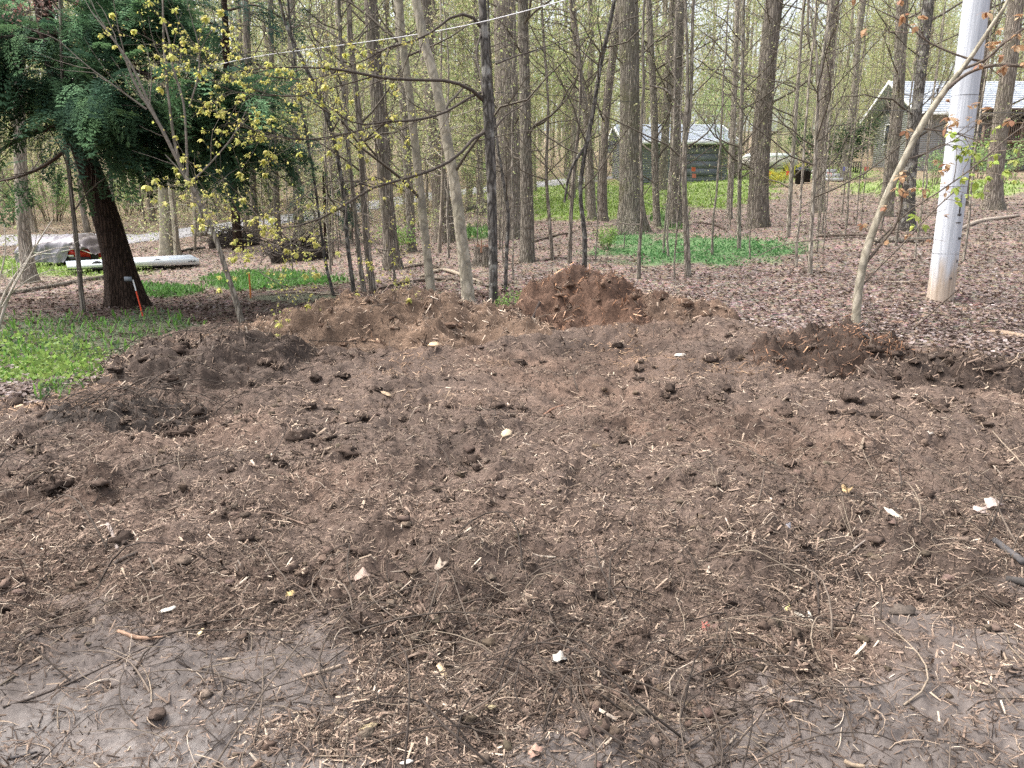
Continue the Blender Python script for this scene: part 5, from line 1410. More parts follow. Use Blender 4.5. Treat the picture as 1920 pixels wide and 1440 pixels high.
# ------------------------------------------------------------------ wooden pole, wires
def build_pole():
    rng = RNG(42)
    b = cast(np.array([1762.]), np.array([565.]))[0]; y = b[1]
    t = pix3(1831, 0, y); s = pxsize(y, b[2])
    base = np.array([b[0], y, float(H1(b[0], y))])
    root = empty("utility_pole", base, "weathered silver grey wooden utility pole with bare brown wood near its foot", "utility pole")
    dv = (t - base); top = base + dv * 2.6
    K = 40; f = np.linspace(-.03, 1, K)[:, None]
    P = base + (top - base) * f; R = np.linspace(22.8, 17.5, K) * s
    m, t_, bs = nt_mat("weathered_pole_wood")
    tc = N(t_, "ShaderNodeTexCoord"); mp = N(t_, "ShaderNodeMapping"); mp.inputs["Scale"].default_value = (30, 30, .9); t_.links.new(tc.outputs["Object"], mp.inputs[0])
    n1 = N(t_, "ShaderNodeTexNoise", Scale=1.0, Detail=6.0, Roughness=.7); t_.links.new(mp.outputs[0], n1.inputs["Vector"])
    mp2 = N(t_, "ShaderNodeMapping"); mp2.inputs["Scale"].default_value = (9, 9, 1.4); t_.links.new(tc.outputs["Object"], mp2.inputs[0])
    n2 = N(t_, "ShaderNodeTexNoise", Scale=1.0, Detail=4.0); t_.links.new(mp2.outputs[0], n2.inputs["Vector"])
    sx = N(t_, "ShaderNodeSeparateXYZ"); t_.links.new(tc.outputs["Object"], sx.inputs[0])
    c = mixc(t_, ramp(t_, n1.outputs[0], .3, .72), (.35, .37, .405), (.66, .69, .735))
    br = mixc(t_, ramp(t_, n1.outputs[0], .35, .65), (.30, .235, .18), (.52, .44, .36))
    mr = N(t_, "ShaderNodeMapRange"); mr.inputs[1].default_value = .9; mr.inputs[2].default_value = -.05; t_.links.new(sx.outputs[2], mr.inputs[0])
    ad = N(t_, "ShaderNodeMath", operation='ADD'); t_.links.new(mr.outputs[0], ad.inputs[0]); t_.links.new(n2.outputs[0], ad.inputs[1])
    c = mixc(t_, ramp(t_, ad.outputs[0], .86, 1.15), c, br)
    t_.links.new(c, bs.inputs["Base Color"]); bs.inputs["Roughness"].default_value = .85
    bp = N(t_, "ShaderNodeBump", Strength=.6, Distance=.012); t_.links.new(n1.outputs[0], bp.inputs["Height"]); t_.links.new(bp.outputs[0], bs.inputs["Normal"])
    g = Geo(); trunk_geo(g, rng, P - base, R, 28, .04, .008, fh=.5); g.obj("shaft", m, root, True)
    # small metal marks: date nails, a number tag strip, staples
    met = mat_plain("dark_nail", (.09, .085, .085), .5, .2, 30, .5)
    def onface(px, py, r=.0):
        p = pix3(px, py, y); q = base + dv * ((p[2] - base[2]) / dv[2]); R_ = np.interp((p[2] - base[2]), P[:, 2] - base[2], R)
        dx = np.clip(p[0] - q[0], -R_ * .95, R_ * .95); return np.array([q[0] + dx, q[1] - math.sqrt(max(R_ ** 2 - dx ** 2, 1e-6)), p[2]]) - base
    for px, py, w, h in [(1788, 383, 2, 34), (1786, 402, 7, 4), (1784, 417, 9, 2), (1778, 360, 5, 3), (1786, 446, 7, 4), (1783, 488, 3, 5), (1780, 235, 3, 3), (1770, 520, 4, 3)]:
        p = onface(px, py); gg = Geo(); a, hh = w * s * .5, h * s * .5
        box(gg, p[0] - a, p[0] + a, p[1] - .006, p[1] + .02, p[2] - hh, p[2] + hh, (.1, .1, .1)); gg.obj("nail_mark", met, root)
    for py in (180, 240, 350, 475):
        z = pix3(1790, py, y)[2] - base[2]; R_ = np.interp(z, P[:, 2] - base[2], R) + .0015
        cc = dv * (z / dv[2]); th = np.linspace(0, 2 * PI, 25)
        ring = np.stack([cc[0] + R_ * np.cos(th), cc[1] + R_ * np.sin(th), np.full(25, cc[2])], -1)
        V, q = tubes(ring[None], np.full((1, 25), .0022), 4); gg = Geo(); gg.add(V, q, col=(.2, .2, .2)); gg.obj("wire_ring", met, root)
build_pole()

def cable(name, label, pts, r, col, rough=.5):
    W = np.array([pix3(px, py, d) for px, py, d in pts]); A = resample(W, 40)
    base = A[0]; g = Geo(); V, q = tubes((A - base)[None], np.full((1, 40), r), 6); g.add(V, q, col=col)
    o = g.obj(name, M["paint"], None, True, base); tag(o, label, "cable", "overhead lines")
cable("service_cable", "bright overhead service cable sloping down to the left across the trees", [(1180, -35, 8.6), (1060, 0, 9.2), (900, 42, 10.2), (760, 68, 11.5), (600, 90, 13), (480, 106, 14.5), (370, 128, 16.5), (240, 141, 19), (100, 150, 23)], .0055, (.62, .62, .64))
cable("thin_wire", "thin dark wire running level behind the trunks left of the garage", [(900, 172, 15), (1060, 180, 16), (1200, 192, 17), (1420, 200, 18)], .006, (.06, .06, .06))
cable("thin_wire", "thin dark wire passing across the pole below the house eave", [(1560, 204, 12), (1700, 208, 11.5), (1840, 211, 11), (2000, 213, 10.5)], .0045, (.06, .06, .06))
cable("thin_wire", "thin dark wire slanting up to the right through the treetops", [(920, 118, 14), (1100, 70, 14), (1260, 22, 14), (1400, -20, 14)], .006, (.06, .06, .06))

# ------------------------------------------------------------------ left yard: tarp covered car, flat trailer, stakes
M["tarp"] = mat_attr("dusty_tarp", .45, 3, .12, .25, 8, .5)
M["metal"] = mat_plain("white_sheet_metal", (.74, .79, .78), .5, .06, 2)
M["rubber"] = mat_plain("black_rubber", (.02, .02, .02), .7, .2, 20)
M["red"] = mat_plain("red_paint", (.45, .03, .025), .35, .1, 6)
M["black"] = mat_plain("black_plastic", (.022, .022, .024), .5, .2, 9)
def wheel(g, c, r, w, ax=(0, 1, 0), col=(.03, .03, .03)):
    ax = np.array(ax, float); P = np.array([c - ax * w * .5, c - ax * w * .5, c - ax * w * .3, c + ax * w * .3, c + ax * w * .5, c + ax * w * .5]) + np.array([0, 0, 0.0])
    u = nrm(np.cross(ax, [0, 0, 1.0])); v = np.cross(ax, u); n = 18; th = np.arange(n) * 2 * PI / n
    R = np.array([.02, r * .86, r, r, r * .86, .02])
    V = P[:, None] + R[:, None, None] * (np.cos(th)[None, :, None] * u + np.sin(th)[None, :, None] * v)
    k = np.arange(5)[:, None] * n; s = np.arange(n)[None]; s1 = (s + 1) % n
    g.add(V.reshape(-1, 3), np.stack([k + s, k + s1, k + n + s1, k + n + s], -1).reshape(-1, 4), col=col)

def build_car():
    rng = RNG(31)
    b = cast(np.array([136.]), np.array([496.]))[0]; s = pxsize(b[1], b[2]); base = np.array([b[0], b[1], float(H1(b[0], b[1]))])
    root = empty("covered_car", base, "low red car hidden under a grey lavender tarp on the left lawn", "car")
    L = 145 * s; Hh = 53 * s; D = 1.7
    nx, ny = 70, 40
    u = np.linspace(0, 1, nx); v = np.linspace(-.28, 1.28, ny)
    U, Vv = np.meshgrid(u, v)
    prof = np.interp(u, [0, .03, .10, .3, .55, .68, .72, .86, .95, 1], [.55, .80, .93, .96, .97, 1.0, .97, .90, .62, .45])
    prof = np.convolve(np.pad(prof, 2, mode='edge'), np.ones(5) / 5, 'valid')
    vin = np.clip(Vv, 0, 1)
    x = (U - .5) * L; y = (vin - .5) * D
    top = prof[None] * Hh * (.80 + .20 * np.sin(np.clip(vin, 0, 1) * PI) ** .5)
    drop = np.clip(-Vv, 0, 1) + np.clip(Vv - 1, 0, 1)
    hem = .10 + .40 * sstep(.60, .70, U) + .06 * fbm(U * 9, U * 0, 2, 5)
    z = np.where(drop > 0, top * (1 - drop / .28) + np.minimum(hem, top) * (drop / .28), top)
    fold = fbm(x * 6 + z * 3, y * 2 + z * 2.5, 3, 7) * .09 + fbm(x * 2.6 - z * 2, z * 2, 2, 8) * .11
    y = y + np.where(drop > 0, np.sign(Vv - .5) * (.03 + np.abs(fold) * 1.2), 0); z = z + fold * .5 * (drop == 0)
    q = (np.arange(ny - 1)[:, None] * nx + np.arange(nx - 1)[None]); q = np.stack([q, q + 1, q + nx + 1, q + nx], -1).reshape(-1, 4)
    dark = (sstep(.62, .66, U + .1 * fbm(x, y, 2, 3)))[..., None]
    col = np.array([.25, .235, .265]) * (1 - dark) + np.array([.10, .082, .085]) * dark
    g = Geo(); g.add(np.stack([x, y, z], -1).reshape(-1, 3), q, col=col.reshape(-1, 3)); g.obj("tarp", M["tarp"], root, True)
    bd = Geo(); box(bd, .02 * L, .40 * L, -D * .47, D * .45, .20, Hh * .62, (.4, .03, .03)); bd.obj("body", M["red"], root)
    bb = Geo(); box(bb, .03 * L, .41 * L, -D * .5, -D * .471, .14, .26, (.03,) * 3); bb.obj("bumper", M["black"], root)
    tl = Geo(); box(tl, .06 * L, .38 * L, -D * .5, -D * .471, .33, .43, (.4, .03, .03)); tl.obj("tail_light", M["red"], root)
    pl = Geo(); box(pl, .12 * L, .22 * L, -D * .505, -D * .472, .27, .32, (.7,) * 3); pl.obj("number_plate", M["metal"], root)
    for xx in (.08, .36):
        w = Geo(); wheel(w, np.array([xx * L, -D * .36, .27]), .27, .2); w.obj("wheel", M["rubber"], root)
    rp = Geo(); Pp = np.array([[(uu - .5) * L, -D * .5 - .09, Hh * zz] for uu, zz in ((.02, .42), (.2, .46), (.45, .40), (.64, .50), (.8, .55), (.97, .40))]); V, qq = tubes(resample(Pp, 24)[None], np.full((1, 24), .012), 5); rp.add(V, qq, col=(.7, .68, .62)); rp.obj("rope", M["paint"], root)
build_car()

def build_trailer():
    a = cast(np.array([128.]), np.array([516.]))[0]; c = cast(np.array([374.]), np.array([500.]))[0]
    A = np.array([a[0], a[1]]); C_ = np.array([c[0], c[1]]); ax = C_ - A; L = np.linalg.norm(ax); ax /= L
    mid = (A + C_) / 2; ang = math.atan2(ax[1], ax[0])
    z = max(float(H1(a[0], a[1])), float(H1(c[0], c[1])), float(H1(mid[0], mid[1])))
    root = empty("flat_trailer", (mid[0], mid[1], float(H1(*mid))), "long low white flat trailer bed lying behind the hemlock trunk", "trailer", None, ang)
    o = z - float(H1(*mid)) + .10
    g = Geo(); hexa(g, [[-L / 2, 0, o + .0], [L / 2, 0, o + .10], [L / 2, 1.5, o + .14], [-L / 2, 1.5, o + .05], [-L / 2, 0, o + .04], [L / 2, 0, o + .13], [L / 2, 1.5, o + .17], [-L / 2, 1.5, o + .09]], (.6, .65, .68)); g.obj("deck", mat_plain("blue_grey_sheet", (.42, .47, .54), .45, .15, 4), root)
    # tapering white side board
    g = Geo(); hexa(g, [[-L / 2, -.05, o], [L / 2, -.05, o - .02], [L / 2, -.004, o - .02], [-L / 2, -.004, o], [-L / 2, -.05, o + .07], [L / 2, -.05, o + .15], [L / 2, -.004, o + .15], [-L / 2, -.004, o + .07]], (.75,) * 3); g.obj("side_board", M["metal"], root)
    g = Geo(); box(g, -L / 2, L / 2, -.03, -.005, o - .05, o - .024, (.05,) * 3); g.obj("frame", M["black"], root)
    for xx in (-.28, .18):
        w = Geo(); wheel(w, np.array([xx * L, .25, .16]), .16, .14); w.obj("wheel", M["rubber"], root)
    for k in range(4):
        g = Geo(); X = L / 2 - .28 + k * .05; box(g, X, X + .03, -.056, -.051, o + .05, o + .05 + .03 + .02 * (k % 2), (.1,) * 3); g.obj("dark_mark", M["black"], root)
build_trailer()

def stake(label, pts, w, cols, card=None):
    b = cast(np.array([pts[0][0]], float), np.array([pts[0][1]], float))[0]; y = b[1]; s = pxsize(y, b[2])
    base = np.array([b[0], y, float(H1(b[0], y))]); root = empty("survey_stake", base, label, "stake", "survey stakes at the woods edge")
    W = np.array([base - [0, 0, .1]] + [pix3(px, py, y) for px, py in pts[1:]]) - base
    for k in range(len(W) - 1):
        g = Geo(); V, q = tubes(np.array([[W[k], W[k] + (W[k + 1] - W[k]) * .98]]), np.full((1, 2), w * s * .75), 6); g.add(V, q, col=cols[k]); g.obj("shaft" if k == 0 else "tip_band", M["paint"], root)
    if card:
        p = pix3(card[0], card[1], y - .02) - base; g = Geo(); box(g, p[0] - 8 * s, p[0] + 6 * s, p[1] - .004, p[1] + .004, p[2] - 4 * s, p[2] + 4 * s, (.16, .18, .20)); g.obj("card", M["paint"], root)
stake("leaning red survey stake with white tip and grey card before the hemlock", [(270, 595), (255, 545), (249, 524)], 1.6, [(.75, .09, .04), (.8, .8, .8)], (241, 523))
stake("short plain orange stake in the grass right of the grey sapling", [(470, 560), (467, 512)], 2.2, [(.62, .22, .06)])

# ------------------------------------------------------------------ right yard pieces
def at_px(px, py, d=None):
    p = cast(np.array([px], float), np.array([py], float))[0] if d is None else pix3(px, py, d)
    return np.array([p[0], p[1], float(H1(p[0], p[1]))]), pxsize(p[1], p[2])
def build_yard():
    rng = RNG(33)
    b, s = at_px(1250, 330); r = empty("garden_machine", b, "red and black garden machine standing before the garage wall", "garden machine")
    g = Geo(); box(g, -.30, .30, -.3, .5, .18, .75, (.03,) * 3); g.obj("body", M["black"], r)
    g = Geo(); hexa(g, [[-.34, -.34, .755], [.34, -.34, .755], [.34, .55, .755], [-.34, .55, .755], [-.26, -.26, 1.05], [.26, -.26, 1.05], [.26, .5, 1.0], [-.26, .5, 1.0]], (.5, .03, .03)); g.obj("hood", M["red"], r)
    for xx in (-.38, .38):
        g = Geo(); wheel(g, np.array([xx, .1, .26]), .26, .16, (1, 0, 0)); g.obj("wheel", M["rubber"], r)
    g = Geo(); P = resample(np.array([[-.3, .5, .7], [-.3, 1.0, 1.2], [0, 1.1, 1.25], [.3, 1.0, 1.2], [.3, .5, .7]]), 16); V, q = tubes(P[None], np.full((1, 16), .025), 6); g.add(V, q, col=(.1,) * 3); g.obj("handle", M["black"], r)
    g = Geo(); box(g, -.42, .42, -.6, -.345, .05, .40, (.5, .1, .04)); g.obj("scoop", mat_plain("orange_paint", (.55, .14, .05), .4, .1), r)
    # white low trailer
    b, s = at_px(1440, 325); L = 92 * s; r = empty("white_trailer", b, "low white box trailer parked in the yard behind the vine wrapped tree", "trailer")
    g = Geo(); box(g, -L * .5, L * .5, -.8, .8, .30, 1.0, (.6, .57, .52)); g.obj("body", mat_plain("cream_paint", (.60, .57, .51), .5, .08, 3), r)
    g = Geo(); hexa(g, [[-L * .5, -.8, 1.003], [L * .5, -.8, 1.003], [L * .5, .8, 1.003], [-L * .5, .8, 1.003], [-L * .44, -.6, 1.3], [L * .42, -.6, 1.3], [L * .42, .6, 1.3], [-L * .44, .6, 1.3]], (.6, .64, .7)); g.obj("lid", M["metal"], r)
    for xx in (-.3, .3):
        g = Geo(); wheel(g, np.array([xx * L, -.72, .26]), .26, .18); g.obj("wheel", M["rubber"], r)
    # black tubs
    for k, (px, py, sc, lb) in enumerate([(1499, 344, 1.0, "wider black plant tub in front of the thin yard trees"), (1512, 342, .8, "narrow black tub touching the right side of the wider tub")]):
        b, s = at_px(px, py); r = empty("plant_tub", b, lb, "tub", "black tubs in the yard")
        R = 9.5 * s * sc; Hh = 26 * s * sc
        th = np.arange(20) * 2 * PI / 20; pr = [(.02, 0), (.82, 0), (1.0, .93), (1.08, .93), (1.08, 1), (.95, 1), (.92, .85), (.02, .85)]
        V = np.array([[R * a * math.cos(t), R * a * math.sin(t), Hh * z] for a, z in pr for t in th]); kk = np.arange(7)[:, None] * 20; ss = np.arange(20)[None]; s1 = (ss + 1) % 20
        g = Geo(); g.add(V, np.stack([kk + ss, kk + s1, kk + 20 + s1, kk + 20 + ss], -1).reshape(-1, 4), col=(.03,) * 3); g.obj("pot", M["black"], r, True)
        V, t, c = leaf_quads(rng, rng.normal(0, R * .4, (140, 3)) * [1, 1, .35] + [0, 0, Hh * 1.08], .09, (.16, .17, .25) if k == 0 else (.1, .16, .07)); g = Geo(); g.add(V, None, t, c); g.obj("foliage", M["leaf"], r)["kind"] = "stuff"
    # stacked slabs
    b, s = at_px(1553, 340); r = empty("stone_steps", b, "stack of three pale stone slabs forming low steps in the yard", "steps")
    st = mat_plain("pale_stone", (.55, .55, .55), .85, .2, 6, 0, .3)
    for k in range(3):
        g = Geo(); box(g, -.62 + k * .03, .62 - k * .05, -.35 + k * .32, .5 + k * .32, k * .23, k * .23 + .16, (.5,) * 3); g.obj("slab", st, r)
    # slatted bench
    b, s = at_px(1598, 336); r = empty("yard_bench", b, "black slatted bench beside the slim curved tree", "bench")
    for k in range(9):
        g = Geo(); X = -.52 + k * .13; box(g, X - .025, X + .025, .28, .32, .36, .9, (.03,) * 3); g.obj("back_slat", M["black"], r)
    for k in range(4):
        g = Geo(); box(g, -.58, .58, -.2 + k * .12, -.1 + k * .12, .36, .39, (.03,) * 3); g.obj("seat_slat", M["black"], r)
    g = Geo(); box(g, -.58, .58, .285, .335, .905, .95, (.03,) * 3); g.obj("top_rail", M["black"], r)
    for xx in (-.54, .50):
        for yy in (-.2, .24):
            g = Geo(); box(g, xx, xx + .05, yy, yy + .05, -.05, .355, (.03,) * 3); g.obj("leg", M["black"], r)
    # small flags on rods
    fl = [(1437, 335, 18, (.75, .12, .06), "red orange garden flag left of the yellow shrub"), (1473, 336, 18, (.75, .10, .07), "red garden flag between yellow shrub and black tubs"), (1512, 326, 16, (.7, .16, .06), "orange garden flag above the black tubs"),
          (1551, 322, 12, (.78, .25, .22), "pink red garden flag over the stone slabs"), (1580, 322, 22, (.16, .16, .45), "blue garden flag with white tail beside the slim curved tree"), (1620, 318, 20, (.75, .2, .14), "red garden flag below the house gable"), (1296, 318, 30, (.50, .12, .06), "orange garden flag before the garage door"), (1297, 332, 18, (.50, .17, .13), "low red garden flag at the foot of the forked tree")]
    for px, py, h, c, lb in fl:
        b, s = at_px(px, py, 42 if px > 1400 else 44); r = empty("garden_flag", b, lb, "flag", "garden flags in the yards")
        g = Geo(); V, q = tubes(np.array([[[0, 0, -.1], [0, 0, h * s + .15]]]), np.full((1, 2), .012), 5); g.add(V, q, col=(.2, .2, .2)); g.obj("rod", M["paint"], r)
        X, Z = np.meshgrid(np.linspace(0, .22, 7), np.linspace(0, .22, 5)); Y = .04 * np.sin(X * 16) ; zz = h * s + .12 - Z - X * .12
        q = np.arange(4)[:, None] * 7 + np.arange(6)[None]; q = np.stack([q, q + 1, q + 8, q + 7], -1).reshape(-1, 4)
        cc = np.array(c) * np.ones((35, 1))
        if "white tail" in lb: cc[X.ravel() > .11] = (.75, .75, .75)
        g = Geo(); g.add(np.stack([X + .014, Y, zz], -1).reshape(-1, 3), q, col=cc); g.obj("cloth", M["leaf"], r)
build_yard()

# ------------------------------------------------------------------ logs, fallen limbs, brush pile
def fallen(name, label, cat, pts, kind, lift=.6, sides=10, group=None, lump=.1, jag=False):
    rng = RNG(int(pts[0][0] * 7 + pts[0][1]))
    W, R = [], []
    for px, py, w in pts:
        p = cast(np.array([px], float), np.array([py], float))[0]; r = w * .5 * pxsize(p[1], p[2])
        W.append([p[0], p[1], float(HA(np.array([p[0]]), np.array([p[1]]))[0][0]) + r * lift]); R.append(r)
    A = resample(np.concatenate([np.array(W), np.array(R)[:, None]], 1), max(8, len(pts) * 4)); base = A[0, :3].copy()
    P = A[:, :3] - base; Rr = np.maximum(A[:, 3], .0015)
    P = np.vstack([P[:1], P, P[-1:]]); Rr = np.r_[Rr[0] * .05, Rr, Rr[-1] * .05]
    T = P[-1] - P[0]
    P[0] -= nrm(T) * .002; P[-1] += nrm(T) * .002
    V, q = tubes(P[None], Rr[None], sides, lump, rng)
    g = Geo(); g.add(V, q, col=kind if isinstance(kind, tuple) else (.5,) * 3)
    o = g.obj(name, M["twig"] if isinstance(kind, tuple) else M[kind], None, True, base)
    tag(o, label, cat, group); return o
LG = "logs and limbs fallen in the woods"
fallen("fallen_log", "long mossy fallen log in front of the white trailer at left", "log", [(-30, 556, 9), (40, 549, 10), (110, 541, 10), (160, 529, 9), (205, 521, 8)], "brown", .5, 10, LG)
fallen("fallen_log", "dark rotten log lying just beyond the right flank of the tallest heap", "log", [(1306, 586, 12), (1335, 590, 16), (1365, 595, 13), (1405, 598, 8)], "dark", .4, 10, LG, .2)
fallen("fallen_log", "tan weathered log at the far right edge of the leaf litter", "log", [(1856, 621, 10), (1885, 629, 12), (1935, 640, 12)], (.30, .22, .16), .5, 10, LG)
fallen("fallen_log", "grey brown log lying behind the leaning sapling", "log", [(1640, 456, 12), (1680, 455, 14), (1745, 449, 9)], "brown", .4, 10, LG, .15)
fallen("fallen_log", "pale broken limb lying up the slope right of the pole", "log", [(1795, 434, 6), (1830, 420, 8), (1860, 412, 7), (1910, 405, 5)], (.36, .30, .24), .8, 8, LG)
fallen("fallen_log", "old log lying across the slope behind the maple trunk", "log", [(866, 398, 11), (900, 388, 12), (938, 374, 10)], "brown", .5, 10, LG)
fallen("fallen_log", "dark log beside the pale trunks near the road", "log", [(340, 472, 6), (365, 468, 7), (385, 466, 5)], "dark", .6, 8, LG)
for pts, lb in [([(770, 560, 3), (640, 556, 3.4), (560, 552, 3), (500, 556, 2)], "long pale fallen pole lying behind the mulch ridge"), ([(790, 520, 6), (830, 508, 7), (870, 522, 6), (905, 535, 4)], "arched dark limb fallen between slim pale tree and maple"),
                ([(700, 545, 4), (770, 530, 6), (840, 525, 6), (915, 538, 4)], "dark limb lying low behind the three front trunks"), ([(760, 505, 4), (800, 500, 5), (860, 512, 5), (890, 522, 4)], "upper dark limb fallen behind the three front trunks"),
                ([(1210, 549, 3.6), (1180, 546, 3.6), (1235, 552, 3)], "short pale stick sticking out behind the tallest heap"), ([(1190, 546, 3), (1250, 552, 4), (1290, 553, 2)], "thin pale limb right of the tallest heap"),
                ([(1340, 540, 2.6), (1480, 536, 2.6), (1620, 530, 3), (1740, 529, 3)], "very long pale pole crossing the leaf litter to the utility pole"), ([(1400, 500, 2), (1470, 515, 2.4), (1560, 522, 2.2)], "thin curved stick lying by the small log"),
                ([(1505, 512, 6), (1535, 510, 7), (1565, 513, 4)], "short dark log at the foot of the crooked sapling"), ([(1530, 448, 4), (1600, 446, 5), (1640, 447, 4)], "low brown limb behind the leaning sapling's left"),
                ([(1020, 492, 3), (1045, 488, 4), (1070, 490, 3)], "short dark limb behind the tallest heap"), ([(1000, 452, 3), (1040, 445, 4), (1075, 440, 3)], "dark limb on the slope right of the grey brown tree"),
                ([(1300, 420, 3), (1340, 424, 4), (1360, 430, 3)], "dark limb lying behind the periwinkle patch")]:
    col = (.30, .25, .19) if "pale" in lb else (.085, .065, .05)
    fallen("fallen_limb", lb, "limb", pts, col, .9, 7, LG)

def build_brush():
    rng = RNG(55)
    for px, py, sc, lb in [(565, 490, 1.0, "dark heap of brush and old roots beyond the green grass"), (440, 462, 1.1, "uprooted root mass covered in vines beside the pale road trunk")]:
        b, s = at_px(px, py); root = empty("brush_pile", b, lb, "brush pile", "brush piles at the woods edge")
        n = 220; a = rng.uniform(0, 2 * PI, n); rr = np.abs(rng.normal(0, .55, n)) * sc
        P0 = np.stack([np.cos(a) * rr, np.sin(a) * rr * .6, rng.uniform(0, .5, n) * np.exp(-rr ** 2) * sc], -1)
        d = nrm(rng.normal(size=(n, 3)) * [1, .7, .35]); L = rng.uniform(.3, 1.3, n)
        t = np.linspace(-.5, .5, 6)[None, :, None]
        P = P0[:, None] + d[:, None] * L[:, None, None] * t + rng.normal(0, .04, (n, 6, 3)) + [0, 0, .12]
        R = rng.uniform(.006, .022, n)[:, None] * np.linspace(1, .4, 6)[None]
        g = Geo(); V, q = tubes(P, R, 4); g.add(V, q, col=np.repeat(np.array([.05, .042, .036]) * rng.uniform(.6, 1.8, (n, 1)), 24, 0)); g.obj("sticks", M["twig"], root)["kind"] = "stuff"
        BV, BT = ico(3); nn = fbm(BV[:, 0] * 2 + 5, BV[:, 1] * 2 + BV[:, 2] * 1.7, 4, 77)[:, None]
        g = Geo(); g.add(BV * [.8 * sc, .5 * sc, .42 * sc] * (1 + .45 * nn), None, BT, (.035, .028, .024)); g.obj("soil_mass", M["clod"], root, True)
build_brush()

# ------------------------------------------------------------------ single sticks, bark pieces, leaves lying in the clearing
SG = "single sticks and bark pieces on the mud"
STK = [
 ("charred dark stick stub pointing at the right edge of the mud", [(1864, 1016, 11), (1890, 1038, 13), (1918, 1066, 14)], (.075, .07, .07)),
 ("dark broken branch end at the right border below the charred stub", [(1888, 1086, 12), (1910, 1094, 15), (1945, 1106, 16)], (.05, .045, .042)),
 ("smooth tan stick lying alone on bare mud, left of the twig tangle", [(570, 1268, 6), (600, 1262, 6.5), (640, 1252, 6)], (.32, .25, .19)),
 ("reddish brown stick at upper edge of the grey mud patch", [(222, 1188, 7), (260, 1198, 8), (308, 1203, 5)], (.25, .16, .11)),
 ("dark bark sliver leaning on crumbled soil at left", [(196, 1070, 8), (225, 1056, 9), (258, 1042, 6)], (.07, .055, .045)),
 ("grey root end poking from the soil clumps at left", [(203, 996, 8), (212, 1012, 7), (222, 1036, 6)], (.24, .20, .18)),
 ("short black twig lying flat at bottom left corner", [(12, 1415, 5), (38, 1412, 5), (68, 1405, 4)], (.05, .045, .045)),
 ("grey bark strip bent over the soil lump in the centre", [(978, 1026, 7), (1005, 1022, 9), (1042, 1020, 5)], (.36, .31, .25)),
 ("long dark root running across the mud at bottom left", [(2, 1290, 4), (60, 1240, 4.5), (110, 1200, 4), (150, 1165, 3)], (.10, .08, .06)),
 ("long thin twig arcing above the mud below centre", [(640, 1322, 3), (700, 1300, 4), (760, 1270, 4), (822, 1246, 3)], (.12, .095, .075)),
 ("thick dark twig lying along the lower mud edge", [(710, 1338, 4), (760, 1342, 5), (815, 1350, 4.5)], (.13, .10, .08)),
 ("bowed root sweeping across bottom centre", [(820, 1312, 3), (870, 1338, 4.5), (910, 1400, 5), (960, 1415, 5), (1010, 1400, 4), (1026, 1384, 3)], (.12, .095, .075)),
 ("straight dark twig slanting upward right of the bowed root", [(960, 1330, 4), (1010, 1290, 5), (1060, 1245, 4.5), (1110, 1190, 3.5)], (.11, .085, .07)),
 ("pair crossing twig, the upper one below the soil lump", [(820, 1225, 4), (880, 1235, 4.5), (940, 1225, 4)], (.09, .07, .055)),
 ("forked dark root in the grey mud right of the smooth tan stick", [(700, 1395, 5), (708, 1360, 5), (728, 1320, 4), (748, 1285, 3.4)], (.12, .095, .075)),
 ("knotty bark stick at the lower right bottom edge", [(1584, 1424, 8), (1600, 1430, 9), (1622, 1434, 7)], (.22, .17, .12)),
 ("long grey twig leaning into the clump at right", [(1560, 1042, 3), (1620, 1018, 4), (1690, 1004, 3)], (.24, .20, .17)),
 ("thin dark twig falling down to the mud at right centre", [(1415, 1160, 4), (1445, 1200, 4.5), (1460, 1240, 4), (1456, 1290, 3)], (.12, .09, .07)),
 ("long pale straw across the right middle mud", [(1630, 1040, 3), (1680, 1045, 3), (1722, 1038, 2.4)], (.44, .38, .29)),
 ("dark forked twig at the left edge above the mud", [(30, 1240, 4), (45, 1190, 5), (52, 1150, 4), (44, 1120, 3)], (.20, .16, .12)),
 ("brown branch piece half buried in dark soil at far left", [(40, 860, 4), (75, 875, 5), (110, 890, 4)], (.17, .13, .10)),
 ("long root straggling over the soil left of centre", [(440, 985, 3.4), (495, 965, 4.4), (540, 965, 4), (575, 975, 3)], (.17, .12, .09)),
 ("dark stick lying below the leaning sapling's heap", [(1612, 678, 5), (1640, 682, 6), (1662, 684, 4)], (.05, .04, .035)),
 ("dark branch half sunk right of the long ridge", [(975, 640, 5), (995, 634, 7), (1012, 630, 5)], (.06, .045, .038)),
 ("red brown stick on the packed mulch in the middle", [(1020, 768, 4), (1040, 758, 5), (1058, 752, 3.5)], (.22, .12, .08)),
]
for lb, pts, col in STK:
    fallen("stick", lb, "stick", pts, col, .8, 8, SG, .06)

